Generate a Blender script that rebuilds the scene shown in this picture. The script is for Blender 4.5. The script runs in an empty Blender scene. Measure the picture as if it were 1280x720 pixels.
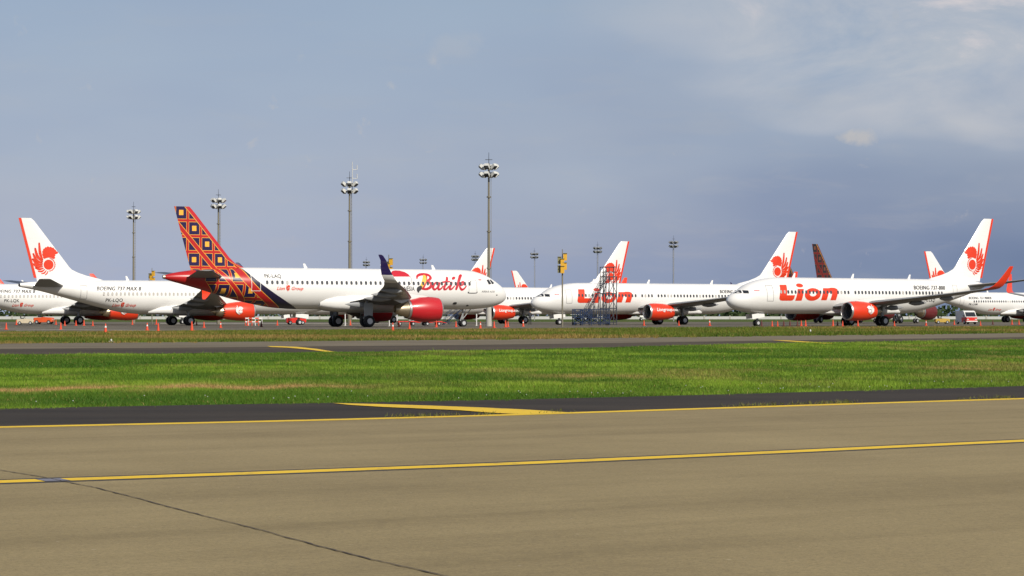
import bpy, bmesh, math, random
import numpy as np
from mathutils import Vector, Matrix
R = math.radians
random.seed(7); rng = np.random.default_rng(7)
sc = bpy.context.scene
col = sc.collection

# ------------------------------------------------------------------ camera
FPX, CAMH, YH = 2900.0, 1.05, 395.7          # focal length in photo pixels, eye height, horizon row
cd = bpy.data.cameras.new('camera'); cam = bpy.data.objects.new('camera', cd); col.objects.link(cam)
cam.location = (0, 0, CAMH); cam.rotation_euler = (R(90), 0, 0)
cd.sensor_width = 36; cd.lens = 36 * FPX / 1280; cd.shift_y = (YH - 360) / 1280
cd.clip_start = 0.2; cd.clip_end = 9000
sc.camera = cam

# ------------------------------------------------------------------ world, sun, exposure
SUN_AZ, SUN_EL = R(32), R(36)                # sun behind the camera, to its right
sd = Vector((math.sin(SUN_AZ) * math.cos(SUN_EL), -math.cos(SUN_AZ) * math.cos(SUN_EL), math.sin(SUN_EL)))
w = bpy.data.worlds.new('World'); sc.world = w; w.use_nodes = True
nt = w.node_tree; nt.nodes.clear()
def N(t, **k):
    n = nt.nodes.new(t)
    for a, b in k.items(): setattr(n, a, b)
    return n
def mth(op, a, b=None, c=None, clamp=False):
    n = nt.nodes.new('ShaderNodeMath'); n.operation = op; n.use_clamp = clamp
    for i, v in enumerate((a, b, c)):
        if v is None: continue
        if isinstance(v, (int, float)): n.inputs[i].default_value = v
        else: nt.links.new(v, n.inputs[i])
    return n.outputs[0]
def ramp(fac, stops):
    n = nt.nodes.new('ShaderNodeValToRGB'); e = n.color_ramp.elements
    while len(e) < len(stops): e.new(0.5)
    for el, (p, c) in zip(e, stops):
        el.position = p; el.color = (*c, 1) if len(c) == 3 else c
    nt.links.new(fac, n.inputs[0]); return n.outputs[0]
def mixc(f, a, b, mode='MIX'):
    n = nt.nodes.new('ShaderNodeMix'); n.data_type = 'RGBA'; n.blend_type = mode
    for s, v in ((0, f), (6, a), (7, b)):
        if isinstance(v, (int, float)): n.inputs[s].default_value = v
        elif isinstance(v, tuple): n.inputs[s].default_value = (*v, 1)
        else: nt.links.new(v, n.inputs[s])
    return n.outputs[2]
def noise(vec, scale, detail=4, rough=0.5, dist=0.0):
    n = nt.nodes.new('ShaderNodeTexNoise'); n.inputs['Scale'].default_value = scale
    n.inputs['Detail'].default_value = detail; n.inputs['Roughness'].default_value = rough
    n.inputs['Distortion'].default_value = dist
    if vec is not None: nt.links.new(vec, n.inputs['Vector'])
    return n.outputs['Fac']
def vmul(vec, s, off=(0, 0, 0)):
    n = nt.nodes.new('ShaderNodeMapping'); n.inputs['Scale'].default_value = s; n.inputs['Location'].default_value = off
    nt.links.new(vec, n.inputs['Vector']); return n.outputs[0]
sky = N('ShaderNodeTexSky', sky_type='NISHITA', sun_disc=False, sun_elevation=SUN_EL,
        sun_rotation=math.atan2(sd.x, sd.y), air_density=1.0, dust_density=0.7, ozone_density=2.0)
bg1 = N('ShaderNodeBackground'); bg1.inputs[1].default_value = 0.075; nt.links.new(sky.outputs[0], bg1.inputs[0])
tc = N('ShaderNodeTexCoord'); dirv = tc.outputs['Generated']
sx = N('ShaderNodeSeparateXYZ'); nt.links.new(dirv, sx.inputs[0])
dx, dy, dz = sx.outputs
az = mth('ARCTAN2', dx, dy)
# veil of even grey-blue stratus, a slate rain bank low on the right, pale sunlit cloud above it
soft = noise(vmul(dirv, (3.0, 3.0, 9.0)), 2.2, 3, 0.5)
veilc = ramp(soft, [(0.30, (0.335, 0.395, 0.545)), (0.70, (0.395, 0.440, 0.575))])
warm = noise(vmul(dirv, (2, 2, 10), (3, 1, 0)), 3.0, 2, 0.5)
veilc = mixc(mth('MULTIPLY', mth('SUBTRACT', warm, 0.45, clamp=True), 1.2, clamp=True), veilc, (0.42, 0.43, 0.53))
wob = mth('MULTIPLY', mth('SUBTRACT', soft, 0.5), 0.16)
bank_a = mth('MULTIPLY_ADD', mth('ADD', az, wob), 3.4, 0.30, clamp=True)
bank_e = mth('MULTIPLY_ADD', mth('ADD', dz, wob), -9.5, 1.05, clamp=True)
bank = mth('MULTIPLY', bank_a, bank_e)
veilc = mixc(bank, veilc, (0.165, 0.220, 0.350))
puff = noise(vmul(dirv, (1.0, 1.0, 2.3), (0.9, 0.35, 0.2)), 11.0, 9, 0.62, 0.35)
puff_m = mth('MULTIPLY', mth('MULTIPLY_ADD', puff, 4.0, -1.35, clamp=True), mth('MULTIPLY_ADD', mth('ADD', dz, wob), 22.0, -1.75, clamp=True))
puff_m = mth('MULTIPLY', puff_m, mth('MULTIPLY_ADD', az, 9.0, -0.15, clamp=True))
wisp = noise(vmul(dirv, (1.0, 1.0, 4.5), (0.2, 0.1, 0.4)), 26.0, 5, 0.6, 0.4)
wisp_m = mth('MULTIPLY', mth('MULTIPLY_ADD', wisp, 2.6, -1.35, clamp=True), 0.30)
veilc = mixc(wisp_m, veilc, (0.47, 0.455, 0.475))
veilc = mixc(mth('MULTIPLY', puff_m, 0.95), veilc, (0.70, 0.645, 0.645))
cuml = noise(dirv, 75.0, 5, 0.6, 0.3)
for ca_, ce_, sa_, se_, st_ in ((0.148, 0.0765, 85, 230, 0.75), (-0.024, 0.116, 50, 130, 0.25)):      # single small cumulus
    g_ = mth('ADD', mth('POWER', mth('MULTIPLY', mth('SUBTRACT', az, ca_), sa_), 2.0), mth('POWER', mth('MULTIPLY', mth('SUBTRACT', dz, ce_), se_), 2.0))
    g_ = mth('MULTIPLY', mth('SUBTRACT', mth('ADD', mth('EXPONENT', mth('MULTIPLY', g_, -1.0)), mth('MULTIPLY', mth('SUBTRACT', cuml, 0.5), 2.4)), 0.42, clamp=True), 1.8, clamp=True)
    veilc = mixc(mth('MULTIPLY', g_, st_), veilc, (0.57, 0.52, 0.51))
bg2 = N('ShaderNodeBackground'); bg2.inputs[1].default_value = 1.0; nt.links.new(veilc, bg2.inputs[0])
cover = mth('MULTIPLY_ADD', mth('ADD', dz, mth('MULTIPLY', wob, 0.5)), -4.2, 1.10, clamp=True)
cover = mth('MAXIMUM', cover, 0.25)
cover = mth('MAXIMUM', cover, mth('MULTIPLY', puff_m, 0.9))
mxs = N('ShaderNodeMixShader'); nt.links.new(cover, mxs.inputs[0])
nt.links.new(bg1.outputs[0], mxs.inputs[1]); nt.links.new(bg2.outputs[0], mxs.inputs[2])
wo = N('ShaderNodeOutputWorld'); nt.links.new(mxs.outputs[0], wo.inputs[0])

sl = bpy.data.lights.new('sun', 'SUN'); sl.energy = 4.5; sl.angle = R(0.55); sl.color = (1.0, 0.94, 0.83)
so = bpy.data.objects.new('sun', sl); col.objects.link(so); so.rotation_euler = sd.to_track_quat('Z', 'Y').to_euler(); so.location = (60, -80, 90)
sc.view_settings.view_transform = 'Standard'; sc.view_settings.look = 'None'
sc.view_settings.exposure = 0.0; sc.view_settings.gamma = 1.0; sc.view_settings.use_curve_mapping = False
sc.cycles.max_bounces = 6; sc.cycles.diffuse_bounces = 3; sc.cycles.glossy_bounces = 3; sc.cycles.caustics_reflective = False

# ------------------------------------------------------------------ helpers
def G(px, py, z=0.0):                          # photo pixel -> point on level ground at height z
    d = FPX * (CAMH - z) / (py - YH)
    return ((px - 640) * d / FPX, d, z)
def at(px, depth, z=0.0): return ((px - 640) * depth / FPX, depth, z)
def yz(py, depth): return CAMH + (YH - py) * depth / FPX

def tag(o, label=None, cat=None, group=None, kind=None):
    if label: o['label'] = label
    if cat: o['category'] = cat
    if group: o['group'] = group
    if kind: o['kind'] = kind
    return o
def empty(name, loc, rz=0.0, label=None, cat=None, group=None):
    o = bpy.data.objects.new(name, None); col.objects.link(o); o.location = loc; o.rotation_euler = (0, 0, rz)
    o.empty_display_size = 0.5
    return tag(o, label, cat, group)
def kids(o, idx={}): return [c for c in o.children]
def copy_tree(o, parent=None):
    c = o.copy(); col.objects.link(c)
    if parent is not None: c.parent = parent
    for ch in list(o.children): copy_tree(ch, c)
    return c

class MB:
    def __init__(s): s.v = []; s.f = []
    def add(s, vs, fs):
        n = len(s.v); s.v += [tuple(p) for p in vs]; s.f += [tuple(i + n for i in f) for f in fs]; return s
    def box(s, c, d, rz=0.0, rx=0.0, ry=0.0, taper=1.0):
        m = Matrix.Rotation(rz, 3, 'Z') @ Matrix.Rotation(ry, 3, 'Y') @ Matrix.Rotation(rx, 3, 'X')
        vs = []
        for z in (-.5, .5):
            k = taper if z > 0 else 1.0
            for x, y in ((-.5, -.5), (.5, -.5), (.5, .5), (-.5, .5)):
                vs.append(Vector(c) + m @ Vector((x * d[0] * k, y * d[1] * k, z * d[2])))
        return s.add(vs, [(3, 2, 1, 0), (4, 5, 6, 7), (0, 1, 5, 4), (1, 2, 6, 5), (2, 3, 7, 6), (3, 0, 4, 7)])
    def tube(s, a, b, r0, r1=None, n=10, cap=True):
        a = Vector(a); b = Vector(b); r1 = r0 if r1 is None else r1
        d = (b - a).normalized(); u = d.orthogonal().normalized(); w_ = d.cross(u)
        vs = []
        for p, r in ((a, r0), (b, r1)):
            for i in range(n):
                t = 2 * math.pi * i / n; vs.append(p + u * (r * math.cos(t)) + w_ * (r * math.sin(t)))
        fs = [(i, (i + 1) % n, n + (i + 1) % n, n + i) for i in range(n)]
        if cap: fs += [tuple(range(n - 1, -1, -1)), tuple(range(n, 2 * n))]
        return s.add(vs, fs)
    def loft(s, rings, cap0=True, cap1=True, closed=True):
        n = len(rings[0]); vs = [p for r in rings for p in r]; fs = []
        for k in range(len(rings) - 1):
            for i in range(n if closed else n - 1):
                j = (i + 1) % n
                fs.append((k * n + i, k * n + j, (k + 1) * n + j, (k + 1) * n + i))
        if cap0: fs.append(tuple(range(n - 1, -1, -1)))
        if cap1: fs.append(tuple(range((len(rings) - 1) * n, len(rings) * n)))
        return s.add(vs, fs)
    def revx(s, prof, c, n=32, flat=0.0, cap0=False, cap1=False):   # profile of (x, r) about an axis along X through c
        rings = []
        for x, r in prof:
            ring = []
            for i in range(n):
                t = 2 * math.pi * i / n; z = math.sin(t)
                if flat and z < 0: z *= (1 - flat)
                ring.append((c[0] + x, c[1] + r * math.cos(t), c[2] + r * z))
            rings.append(ring)
        return s.loft(rings, cap0, cap1)
    def mesh(s, name, mat, smooth=True, ang=38):
        me = bpy.data.meshes.new(name); me.from_pydata(s.v, [], s.f)
        bm = bmesh.new(); bm.from_mesh(me); bmesh.ops.recalc_face_normals(bm, faces=bm.faces); bm.to_mesh(me); bm.free()
        if smooth:
            me.shade_smooth()
            try: me.set_sharp_from_angle(angle=R(ang))
            except Exception: pass
        me.materials.append(mat); return me
    def build(s, name, mat, parent=None, smooth=True, ang=38):
        return link(name, s.mesh(name, mat, smooth, ang), parent)
def link(name, me, parent=None, loc=None):
    o = bpy.data.objects.new(name, me); col.objects.link(o)
    if parent is not None: o.parent = parent
    if loc is not None: o.location = loc
    return o

# ------------------------------------------------------------------ materials
MATS = {}
def newmat(name):
    global nt
    m = bpy.data.materials.new(name); m.use_nodes = True; nt = m.node_tree; nt.nodes.clear()
    b = nt.nodes.new('ShaderNodeBsdfPrincipled'); o = nt.nodes.new('ShaderNodeOutputMaterial')
    nt.links.new(b.outputs[0], o.inputs[0]); MATS[name] = m
    return m, b
def objco():
    return nt.nodes.new('ShaderNodeTexCoord').outputs['Object']
def geopos():
    return nt.nodes.new('ShaderNodeNewGeometry').outputs['Position']
def setb(b, colr=None, rough=0.5, metal=0.0, coat=0.0, spec=0.5):
    if colr is not None:
        if isinstance(colr, tuple): b.inputs['Base Color'].default_value = (*colr, 1)
        else: nt.links.new(colr, b.inputs['Base Color'])
    b.inputs['Roughness'].default_value = rough; b.inputs['Metallic'].default_value = metal
    b.inputs['Coat Weight'].default_value = coat; b.inputs['Specular IOR Level'].default_value = spec
def bump(b, h, dist, strength=1.0):
    n = nt.nodes.new('ShaderNodeBump'); n.inputs['Distance'].default_value = dist; n.inputs['Strength'].default_value = strength
    nt.links.new(h, n.inputs['Height']); nt.links.new(n.outputs[0], b.inputs['Normal'])
def paint(name, c, rough=0.3, var=0.08, coat=0.3, metal=0.0, scale=0.6, dirt=(0.25, 0.22, 0.18)):
    m, b = newmat(name); co = objco()
    n1 = noise(co, scale, 5, 0.6); n2 = noise(vmul(co, (0.25, 1, 1.6)), 2.0, 4, 0.6)
    dk = tuple(x * (1 - var) for x in c)
    cc = mixc(n1, dk, c)
    cc = mixc(mth('MULTIPLY', mth('MULTIPLY_ADD', n2, 3.0, -1.55, clamp=True), var * 1.6), cc, dirt)
    setb(b, cc, rough, metal, coat); return m
def plain(name, c, rough=0.6, metal=0.0, var=0.15, scale=3.0):
    m, b = newmat(name); n1 = noise(objco(), scale, 4, 0.6)
    setb(b, mixc(n1, tuple(x * (1 - var) for x in c), tuple(min(1, x * (1 + var)) for x in c)), rough, metal); return m

paint('white', (0.80, 0.79, 0.765), 0.30, 0.08, 0.3)
paint('lion_red', (0.70, 0.042, 0.010), 0.38, 0.06, 0.2)
paint('batik_red', (0.50, 0.013, 0.020), 0.34, 0.08, 0.25)
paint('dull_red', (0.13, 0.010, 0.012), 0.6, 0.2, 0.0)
paint('title_red', (0.52, 0.013, 0.028), 0.4, 0.05, 0.1)
paint('navy', (0.013, 0.006, 0.065), 0.35, 0.1, 0.2)
paint('wing_grey', (0.27, 0.275, 0.28), 0.45, 0.15, 0.05)
paint('gold', (0.82, 0.50, 0.07), 0.45, 0.1, 0.1)
plain('metal', (0.62, 0.60, 0.57), 0.32, 0.9)
plain('hot_metal', (0.50, 0.42, 0.30), 0.38, 0.9)
plain('dark', (0.02, 0.02, 0.022), 0.6)
plain('tyre', (0.016, 0.016, 0.017), 0.85)
plain('hub', (0.55, 0.56, 0.57), 0.4, 0.3)
plain('gear_grey', (0.32, 0.33, 0.33), 0.5, 0.2)
plain('ink', (0.035, 0.035, 0.04), 0.5)
plain('seam', (0.30, 0.30, 0.30), 0.6)
m, b = newmat('glass'); setb(b, (0.015, 0.018, 0.022), 0.12, 0.0, 0.0, 0.8)
m, b = newmat('window_dark'); setb(b, mixc(noise(objco(), 1.3, 1), (0.030, 0.034, 0.042), (0.075, 0.08, 0.092)), 0.25)
m, b = newmat('window_shade'); setb(b, mixc(noise(objco(), 1.3, 1), (0.34, 0.33, 0.31), (0.46, 0.44, 0.41)), 0.4)
plain('mast_steel', (0.19, 0.172, 0.125), 0.6, 0.1, 0.35, 0.9)
plain('lamp_white', (0.55, 0.55, 0.52), 0.5)
plain('signal_yellow', (0.66, 0.36, 0.025), 0.5); plain('lamp_dark', (0.20, 0.205, 0.21), 0.6); plain('far_steel', (0.27, 0.27, 0.27), 0.6)
plain('olive', (0.22, 0.21, 0.10), 0.6)
plain('cone_orange', (0.66, 0.065, 0.018), 0.55)
plain('cone_maroon', (0.10, 0.02, 0.016), 0.6)
plain('pole_white', (0.72, 0.71, 0.68), 0.5)
plain('stair_blue', (0.016, 0.032, 0.080), 0.5, 0.0, 0.3)
plain('scaffold_steel', (0.055, 0.062, 0.078), 0.5, 0.3, 0.3)
plain('plank', (0.16, 0.15, 0.15), 0.8)
plain('vehicle_red', (0.66, 0.03, 0.02), 0.35)
plain('vehicle_orange', (0.75, 0.11, 0.03), 0.4)
plain('vehicle_yellow', (0.50, 0.33, 0.06), 0.4)
plain('vehicle_beige', (0.55, 0.47, 0.33), 0.5)
plain('cloth_dark', (0.022, 0.024, 0.03), 0.85)
plain('skin', (0.30, 0.17, 0.11), 0.6)
plain('wall_grey', (0.50, 0.50, 0.48), 0.8)
plain('concrete_post', (0.42, 0.40, 0.36), 0.8)

# batik cloth print on the red tail: tartan of red bands, navy cells with gold squares, diagonal red ribbons
def batik_mat(name, dim=1.0):
    m, b = newmat(name); co = objco()
    s = nt.nodes.new('ShaderNodeSeparateXYZ'); nt.links.new(co, s.inputs[0]); X, Y, Z = s.outputs
    u = mth('DIVIDE', mth('ADD', mth('MULTIPLY', X, -1.0), mth('MULTIPLY_ADD', Z, 0.0, -35.88)), 1.317)   # aft
    v = mth('DIVIDE', mth('SUBTRACT', Z, 11.17), 1.523)
    U = mth('ADD', u, 40.5); V = mth('ADD', v, 40.5)
    fu = mth('ABSOLUTE', mth('SUBTRACT', mth('FRACT', U), 0.5)); fv = mth('ABSOLUTE', mth('SUBTRACT', mth('FRACT', V), 0.5))
    mx = mth('MAXIMUM', fu, fv)
    par = mth('PINGPONG', mth('ADD', mth('FLOOR', U), mth('FLOOR', V)), 1.0)
    even = mth('LESS_THAN', par, 0.5)
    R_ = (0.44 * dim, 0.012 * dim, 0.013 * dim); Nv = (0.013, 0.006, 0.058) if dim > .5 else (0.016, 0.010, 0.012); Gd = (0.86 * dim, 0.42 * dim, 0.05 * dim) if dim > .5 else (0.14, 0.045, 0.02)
    c = mixc(mth('LESS_THAN', mx, 0.395), R_, Nv)
    ring = mth('MULTIPLY', mth('GREATER_THAN', mx, 0.395), mth('LESS_THAN', mx, 0.422))
    c = mixc(ring, c, Gd)
    c = mixc(mth('MULTIPLY', even, mth('LESS_THAN', mx, 0.165)), c, Gd)
    # ribbons along the fin's leading edge direction, through the odd cells
    dg = mth('ABSOLUTE', mth('SUBTRACT', mth('FRACT', mth('MULTIPLY', mth('SUBTRACT', mth('ADD', U, 0.0), mth('MULTIPLY', V, 1.0)), 0.5)), 0.5))
    c = mixc(mth('LESS_THAN', dg, 0.118), c, Gd)
    c = mixc(mth('LESS_THAN', dg, 0.095), c, R_)
    return m, b, c, (X, Y, Z)
m, b, c, _ = batik_mat('batik_print'); setb(b, c, 0.5, 0, 0.05, 0.3)
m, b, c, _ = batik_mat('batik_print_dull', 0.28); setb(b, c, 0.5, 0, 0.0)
def batik_fuselage(name, dim=1.0):
    m, b, c, (X, Y, Z) = batik_mat(name, dim)
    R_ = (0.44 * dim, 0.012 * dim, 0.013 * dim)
    a = mth('MULTIPLY', X, -1.0)                                    # metres aft of the nose
    c = mixc(mth('GREATER_THAN', mth('SUBTRACT', a, mth('MULTIPLY', Z, 0.76)), 30.35), c, R_)
    # front edge: navy sweep, then a red ribbon with gold piping; white ahead of it
    q = mth('MULTIPLY', mth('MAXIMUM', mth('SUBTRACT', 5.9, Z), 0.0), -1.0)
    edge = mth('ADD', mth('MULTIPLY_ADD', q, 0.768, 29.92), mth('MULTIPLY', mth('MULTIPLY', q, q), -0.172))
    e = mth('SUBTRACT', a, edge)                                    # > 0 is aft of the paint edge
    nav = mth('ADD', mth('MULTIPLY', q, -0.40), 0.02)               # navy gets wider towards the belly
    e2 = mth('SUBTRACT', e, nav)
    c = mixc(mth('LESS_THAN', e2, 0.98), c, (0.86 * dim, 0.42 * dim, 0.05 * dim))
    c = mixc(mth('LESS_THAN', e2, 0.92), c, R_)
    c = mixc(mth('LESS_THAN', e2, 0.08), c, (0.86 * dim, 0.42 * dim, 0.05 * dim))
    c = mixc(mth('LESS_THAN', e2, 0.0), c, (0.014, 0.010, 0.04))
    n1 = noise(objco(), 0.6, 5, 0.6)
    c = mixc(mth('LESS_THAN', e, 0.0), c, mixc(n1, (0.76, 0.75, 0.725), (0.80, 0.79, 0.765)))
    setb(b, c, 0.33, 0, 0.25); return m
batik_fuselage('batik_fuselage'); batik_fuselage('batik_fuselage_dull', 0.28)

# ------------------------------------------------------------------ ground materials
def ground_mats():
    m, b = newmat('taxiway_concrete'); p = geopos()
    rot = nt.nodes.new('ShaderNodeMapping'); rot.inputs['Rotation'].default_value = (0, 0, R(-32.8)); nt.links.new(p, rot.inputs['Vector']); pr_ = rot.outputs[0]
    n1 = noise(pr_, 0.45, 5, 0.6); n2 = noise(p, 7.0, 6, 0.75); n3 = noise(vmul(pr_, (0.035, 0.75, 1)), 1.0, 4, 0.6); n4 = noise(p, 55.0, 4, 0.9); n5 = noise(vmul(pr_, (0.12, 2.6, 1), (7, 3, 0)), 1.0, 5, 0.7)
    c = mixc(mth('MULTIPLY_ADD', n1, 2.4, -0.7, clamp=True), (0.245, 0.190, 0.092), (0.345, 0.272, 0.136))
    c = mixc(mth('MULTIPLY', mth('MULTIPLY_ADD', n3, 4.0, -1.9, clamp=True), 0.55), c, (0.145, 0.110, 0.050))
    c = mixc(mth('MULTIPLY', mth('MULTIPLY_ADD', n5, 4.5, -2.4, clamp=True), 0.40), c, (0.155, 0.117, 0.052))
    c = mixc(mth('MULTIPLY', mth('MULTIPLY_ADD', n2, 3.0, -1.2, clamp=True), 0.45), c, (0.345, 0.272, 0.128))
    c = mixc(mth('MULTIPLY', mth('MULTIPLY_ADD', n4, 6.0, -2.9, clamp=True), 0.60), c, (0.105, 0.080, 0.044))
    n6 = noise(p, 22.0, 5, 0.85)
    c = mixc(mth('MULTIPLY', mth('MULTIPLY_ADD', n6, 6.0, -2.7, clamp=True), 0.32), c, (0.120, 0.092, 0.050))
    spk = noise(p, 21.0, 2, 0.5)
    c = mixc(mth('MULTIPLY_ADD', spk, 16.0, -11.6, clamp=True), c, (0.42, 0.36, 0.24))
    setb(b, c, 0.85, 0, 0, 0.3); bump(b, mth('ADD', n4, n2), 0.004, 0.8)
    m, b = newmat('shoulder_asphalt'); p = geopos()
    n1 = noise(vmul(p, (0.3, 1.0, 1)), 0.9, 5, 0.65); n2 = noise(p, 18.0, 4, 0.7)
    c = mixc(mth('MULTIPLY_ADD', n1, 2.6, -0.8, clamp=True), (0.015, 0.0115, 0.008), (0.044, 0.034, 0.024)); c = mixc(mth('MULTIPLY', n2, 0.4), c, (0.05, 0.042, 0.034))
    setb(b, c, 0.9, 0, 0, 0.25); bump(b, n2, 0.006, 0.7)
    for nm, a, bb in (('far_taxiway_asphalt', (0.125, 0.103, 0.068), (0.195, 0.162, 0.108)), ('far_shoulder_asphalt', (0.045, 0.034, 0.021), (0.090, 0.068, 0.043)), ('apron_concrete', (0.085, 0.074, 0.055), (0.17, 0.148, 0.108))):
        m, b = newmat(nm); p = geopos()
        n1 = noise(vmul(p, (0.03, 0.12, 1)), 1.0, 5, 0.6); n2 = noise(vmul(p, (0.3, 0.6, 1)), 1.0, 4, 0.6)
        c = mixc(mth('MULTIPLY_ADD', n1, 2.2, -0.6, clamp=True), a, bb); c = mixc(mth('MULTIPLY_ADD', n2, 3.0, -1.6, clamp=True), c, tuple(x * 0.6 for x in a))
        setb(b, c, 0.9, 0, 0, 0.25)
    m, b = newmat('soil_grass'); p = geopos()
    n1 = noise(p, 0.25, 5, 0.6); n2 = noise(p, 3.0, 4, 0.6)
    c = mixc(n1, (0.045, 0.085, 0.012), (0.075, 0.115, 0.02)); c = mixc(mth('MULTIPLY_ADD', n2, 2.0, -0.8, clamp=True), c, (0.10, 0.075, 0.03))
    setb(b, c, 0.95, 0, 0, 0.1)
    m, b = newmat('road_yellow'); p = geopos()
    n1 = noise(p, 3.0, 6, 0.7); n2 = noise(p, 30.0, 4, 0.7); n3 = noise(vmul(p, (0.6, 0.6, 1)), 1.2, 3, 0.6)
    c = mixc(n3, (0.66, 0.42, 0.022), (0.80, 0.54, 0.035)); c = mixc(mth('MULTIPLY_ADD', mth('ADD', n1, mth('MULTIPLY', n2, 0.5)), 3.4, -2.7, clamp=True), c, (0.20, 0.155, 0.08))
    setb(b, c, 0.75, 0, 0, 0.3)
    m, b = newmat('faded_white_paint'); p = geopos(); n1 = noise(p, 0.8, 5, 0.7)
    setb(b, mixc(mth('MULTIPLY_ADD', n1, 3.0, -1.2, clamp=True), (0.20, 0.18, 0.15), (0.52, 0.48, 0.40)), 0.8)
    m, b = newmat('line_black'); p = geopos(); n1 = noise(p, 6.0, 5, 0.7)
    setb(b, mixc(n1, (0.012, 0.012, 0.015), (0.07, 0.06, 0.05)), 0.8)
    m, b = newmat('sealant'); p = geopos(); n1 = noise(p, 14.0, 4, 0.7)
    setb(b, mixc(n1, (0.045, 0.032, 0.022), (0.11, 0.08, 0.05)), 0.7)
    m, b = newmat('sealant_blue'); p = geopos(); n1 = noise(p, 25.0, 4, 0.7)
    setb(b, mixc(n1, (0.10, 0.10, 0.13), (0.26, 0.26, 0.31)), 0.7)
    m, b = newmat('grass_blade')
    a = nt.nodes.new('ShaderNodeVertexColor'); a.layer_name = 'Col'
    setb(b, a.outputs[0], 0.65, 0, 0, 0.25)
    t = nt.nodes.new('ShaderNodeBsdfTranslucent'); nt.links.new(a.outputs[0], t.inputs[0])
    mx = nt.nodes.new('ShaderNodeMixShader'); mx.inputs[0].default_value = 0.3
    nt.links.new(b.outputs[0], mx.inputs[1]); nt.links.new(t.outputs[0], mx.inputs[2])
    nt.links.new(mx.outputs[0], [n for n in nt.nodes if n.type == 'OUTPUT_MATERIAL'][0].inputs[0])
    m, b = newmat('leaf'); n1 = noise(geopos(), 0.35, 4, 0.6)
    setb(b, mixc(n1, (0.018, 0.035, 0.012), (0.06, 0.085, 0.03)), 0.8, 0, 0, 0.2)
ground_mats()
M = MATS

# ------------------------------------------------------------------ ground sheets
def interp(pts, x):
    for (x0, y0), (x1, y1) in zip(pts, pts[1:]):
        if x <= x1: break
    return y0 + (y1 - y0) * (x - x0) / (x1 - x0)
GRASS_EDGE = [(0, 512), (320, 506.3), (640, 501), (960, 492.7), (1280, 483.6)]
EDGE_LINE = [(0, 534), (320, 527.3), (640, 518.8), (960, 508.2), (1280, 498.3)]
CENTRE_LINE = [(0, 602.3), (320, 591.5), (640, 579.7), (960, 565.8), (1280, 551)]
FAR_GRASS = [(0, 443), (320, 441), (640, 437.5), (800, 432.8), (960, 429.3), (1280, 424)]
FAR_SHOULDER = [(0, 436), (320, 433.8), (640, 430.6), (960, 425.8), (1280, 421.3)]
VERGE_NEAR = [(0, 429.3), (320, 427), (640, 424), (960, 420), (1280, 416.3)]
VERGE_FAR = [(0, 415), (320, 413), (640, 411.4), (960, 409.6), (1280, 408.9)]
def world_line(px_pts, n=24, ext=60.0):
    xs = np.linspace(px_pts[0][0], px_pts[-1][0], n)
    P = [Vector(G(x, interp(px_pts, x))) for x in xs]
    # smooth the bends, then run on straight to both sides
    for _ in range(6):
        P = [P[0]] + [(P[i - 1] + 2 * P[i] + P[i + 1]) / 4 for i in range(1, n - 1)] + [P[-1]]
    a = (P[0] - P[3]).normalized(); b_ = (P[-1] - P[-4]).normalized()
    return [P[0] + a * ext] + P + [P[-1] + b_ * ext]
def strip(name, A, B, z, mat, kind='structure', parent=None, zb=None):
    mb = MB(); n = len(A); zb = z if zb is None else zb
    mb.add([(p.x, p.y, z) for p in A] + [(p.x, p.y, zb) for p in B], [(i, i + 1, n + i + 1, n + i) for i in range(n - 1)])
    o = mb.build(name, mat, parent, smooth=False)
    if parent is None: o['kind'] = kind
    return o
def offset(L, d):
    out = []
    for i, p in enumerate(L):
        t = (L[min(i + 1, len(L) - 1)] - L[max(i - 1, 0)]).normalized(); out.append(p + Vector((-t.y, t.x, 0)) * d)
    return out
g = MB(); S = 4500
g.add([(-S, -300, -0.03), (S, -300, -0.03), (S, S, -0.03), (-S, S, -0.03)], [(0, 1, 2, 3)])
ground = g.build('ground', M['soil_grass'], smooth=False); ground['kind'] = 'structure'
gl = world_line(GRASS_EDGE); el = world_line(EDGE_LINE); cl = world_line(CENTRE_LINE)
near = [Vector((p.x * 1.0, -60, 0)) for p in el]
taxiway = strip('taxiway', [Vector((p.x + (-40 if i == 0 else 40 if i == len(el) - 1 else 0), -60, 0)) for i, p in enumerate(el)], el, 0.0, M['taxiway_concrete'])
# ragged edge where the turf meets the shoulder
gl_r = [p + Vector((0, 0.5, 0)) for p in gl]
shoulder = strip('taxiway_shoulder', el, gl_r, -0.004, M['shoulder_asphalt'])
ft0 = world_line(FAR_GRASS); fs0 = world_line(FAR_SHOULDER); vn = world_line(VERGE_NEAR, ext=120); vf = world_line(VERGE_FAR, ext=200)
strip('far_taxiway_shoulder', ft0, fs0, -0.006, M['far_shoulder_asphalt'])
strip('far_taxiway', fs0, vn, -0.002, M['far_taxiway_asphalt'])
ap = [Vector((p.x * 2.4 + 0, 455 + 0.05 * p.x, 0)) for p in vf]
strip('apron', [p - Vector((0, 4, 0)) for p in vf], ap, -0.004, M['apron_concrete'])
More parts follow.
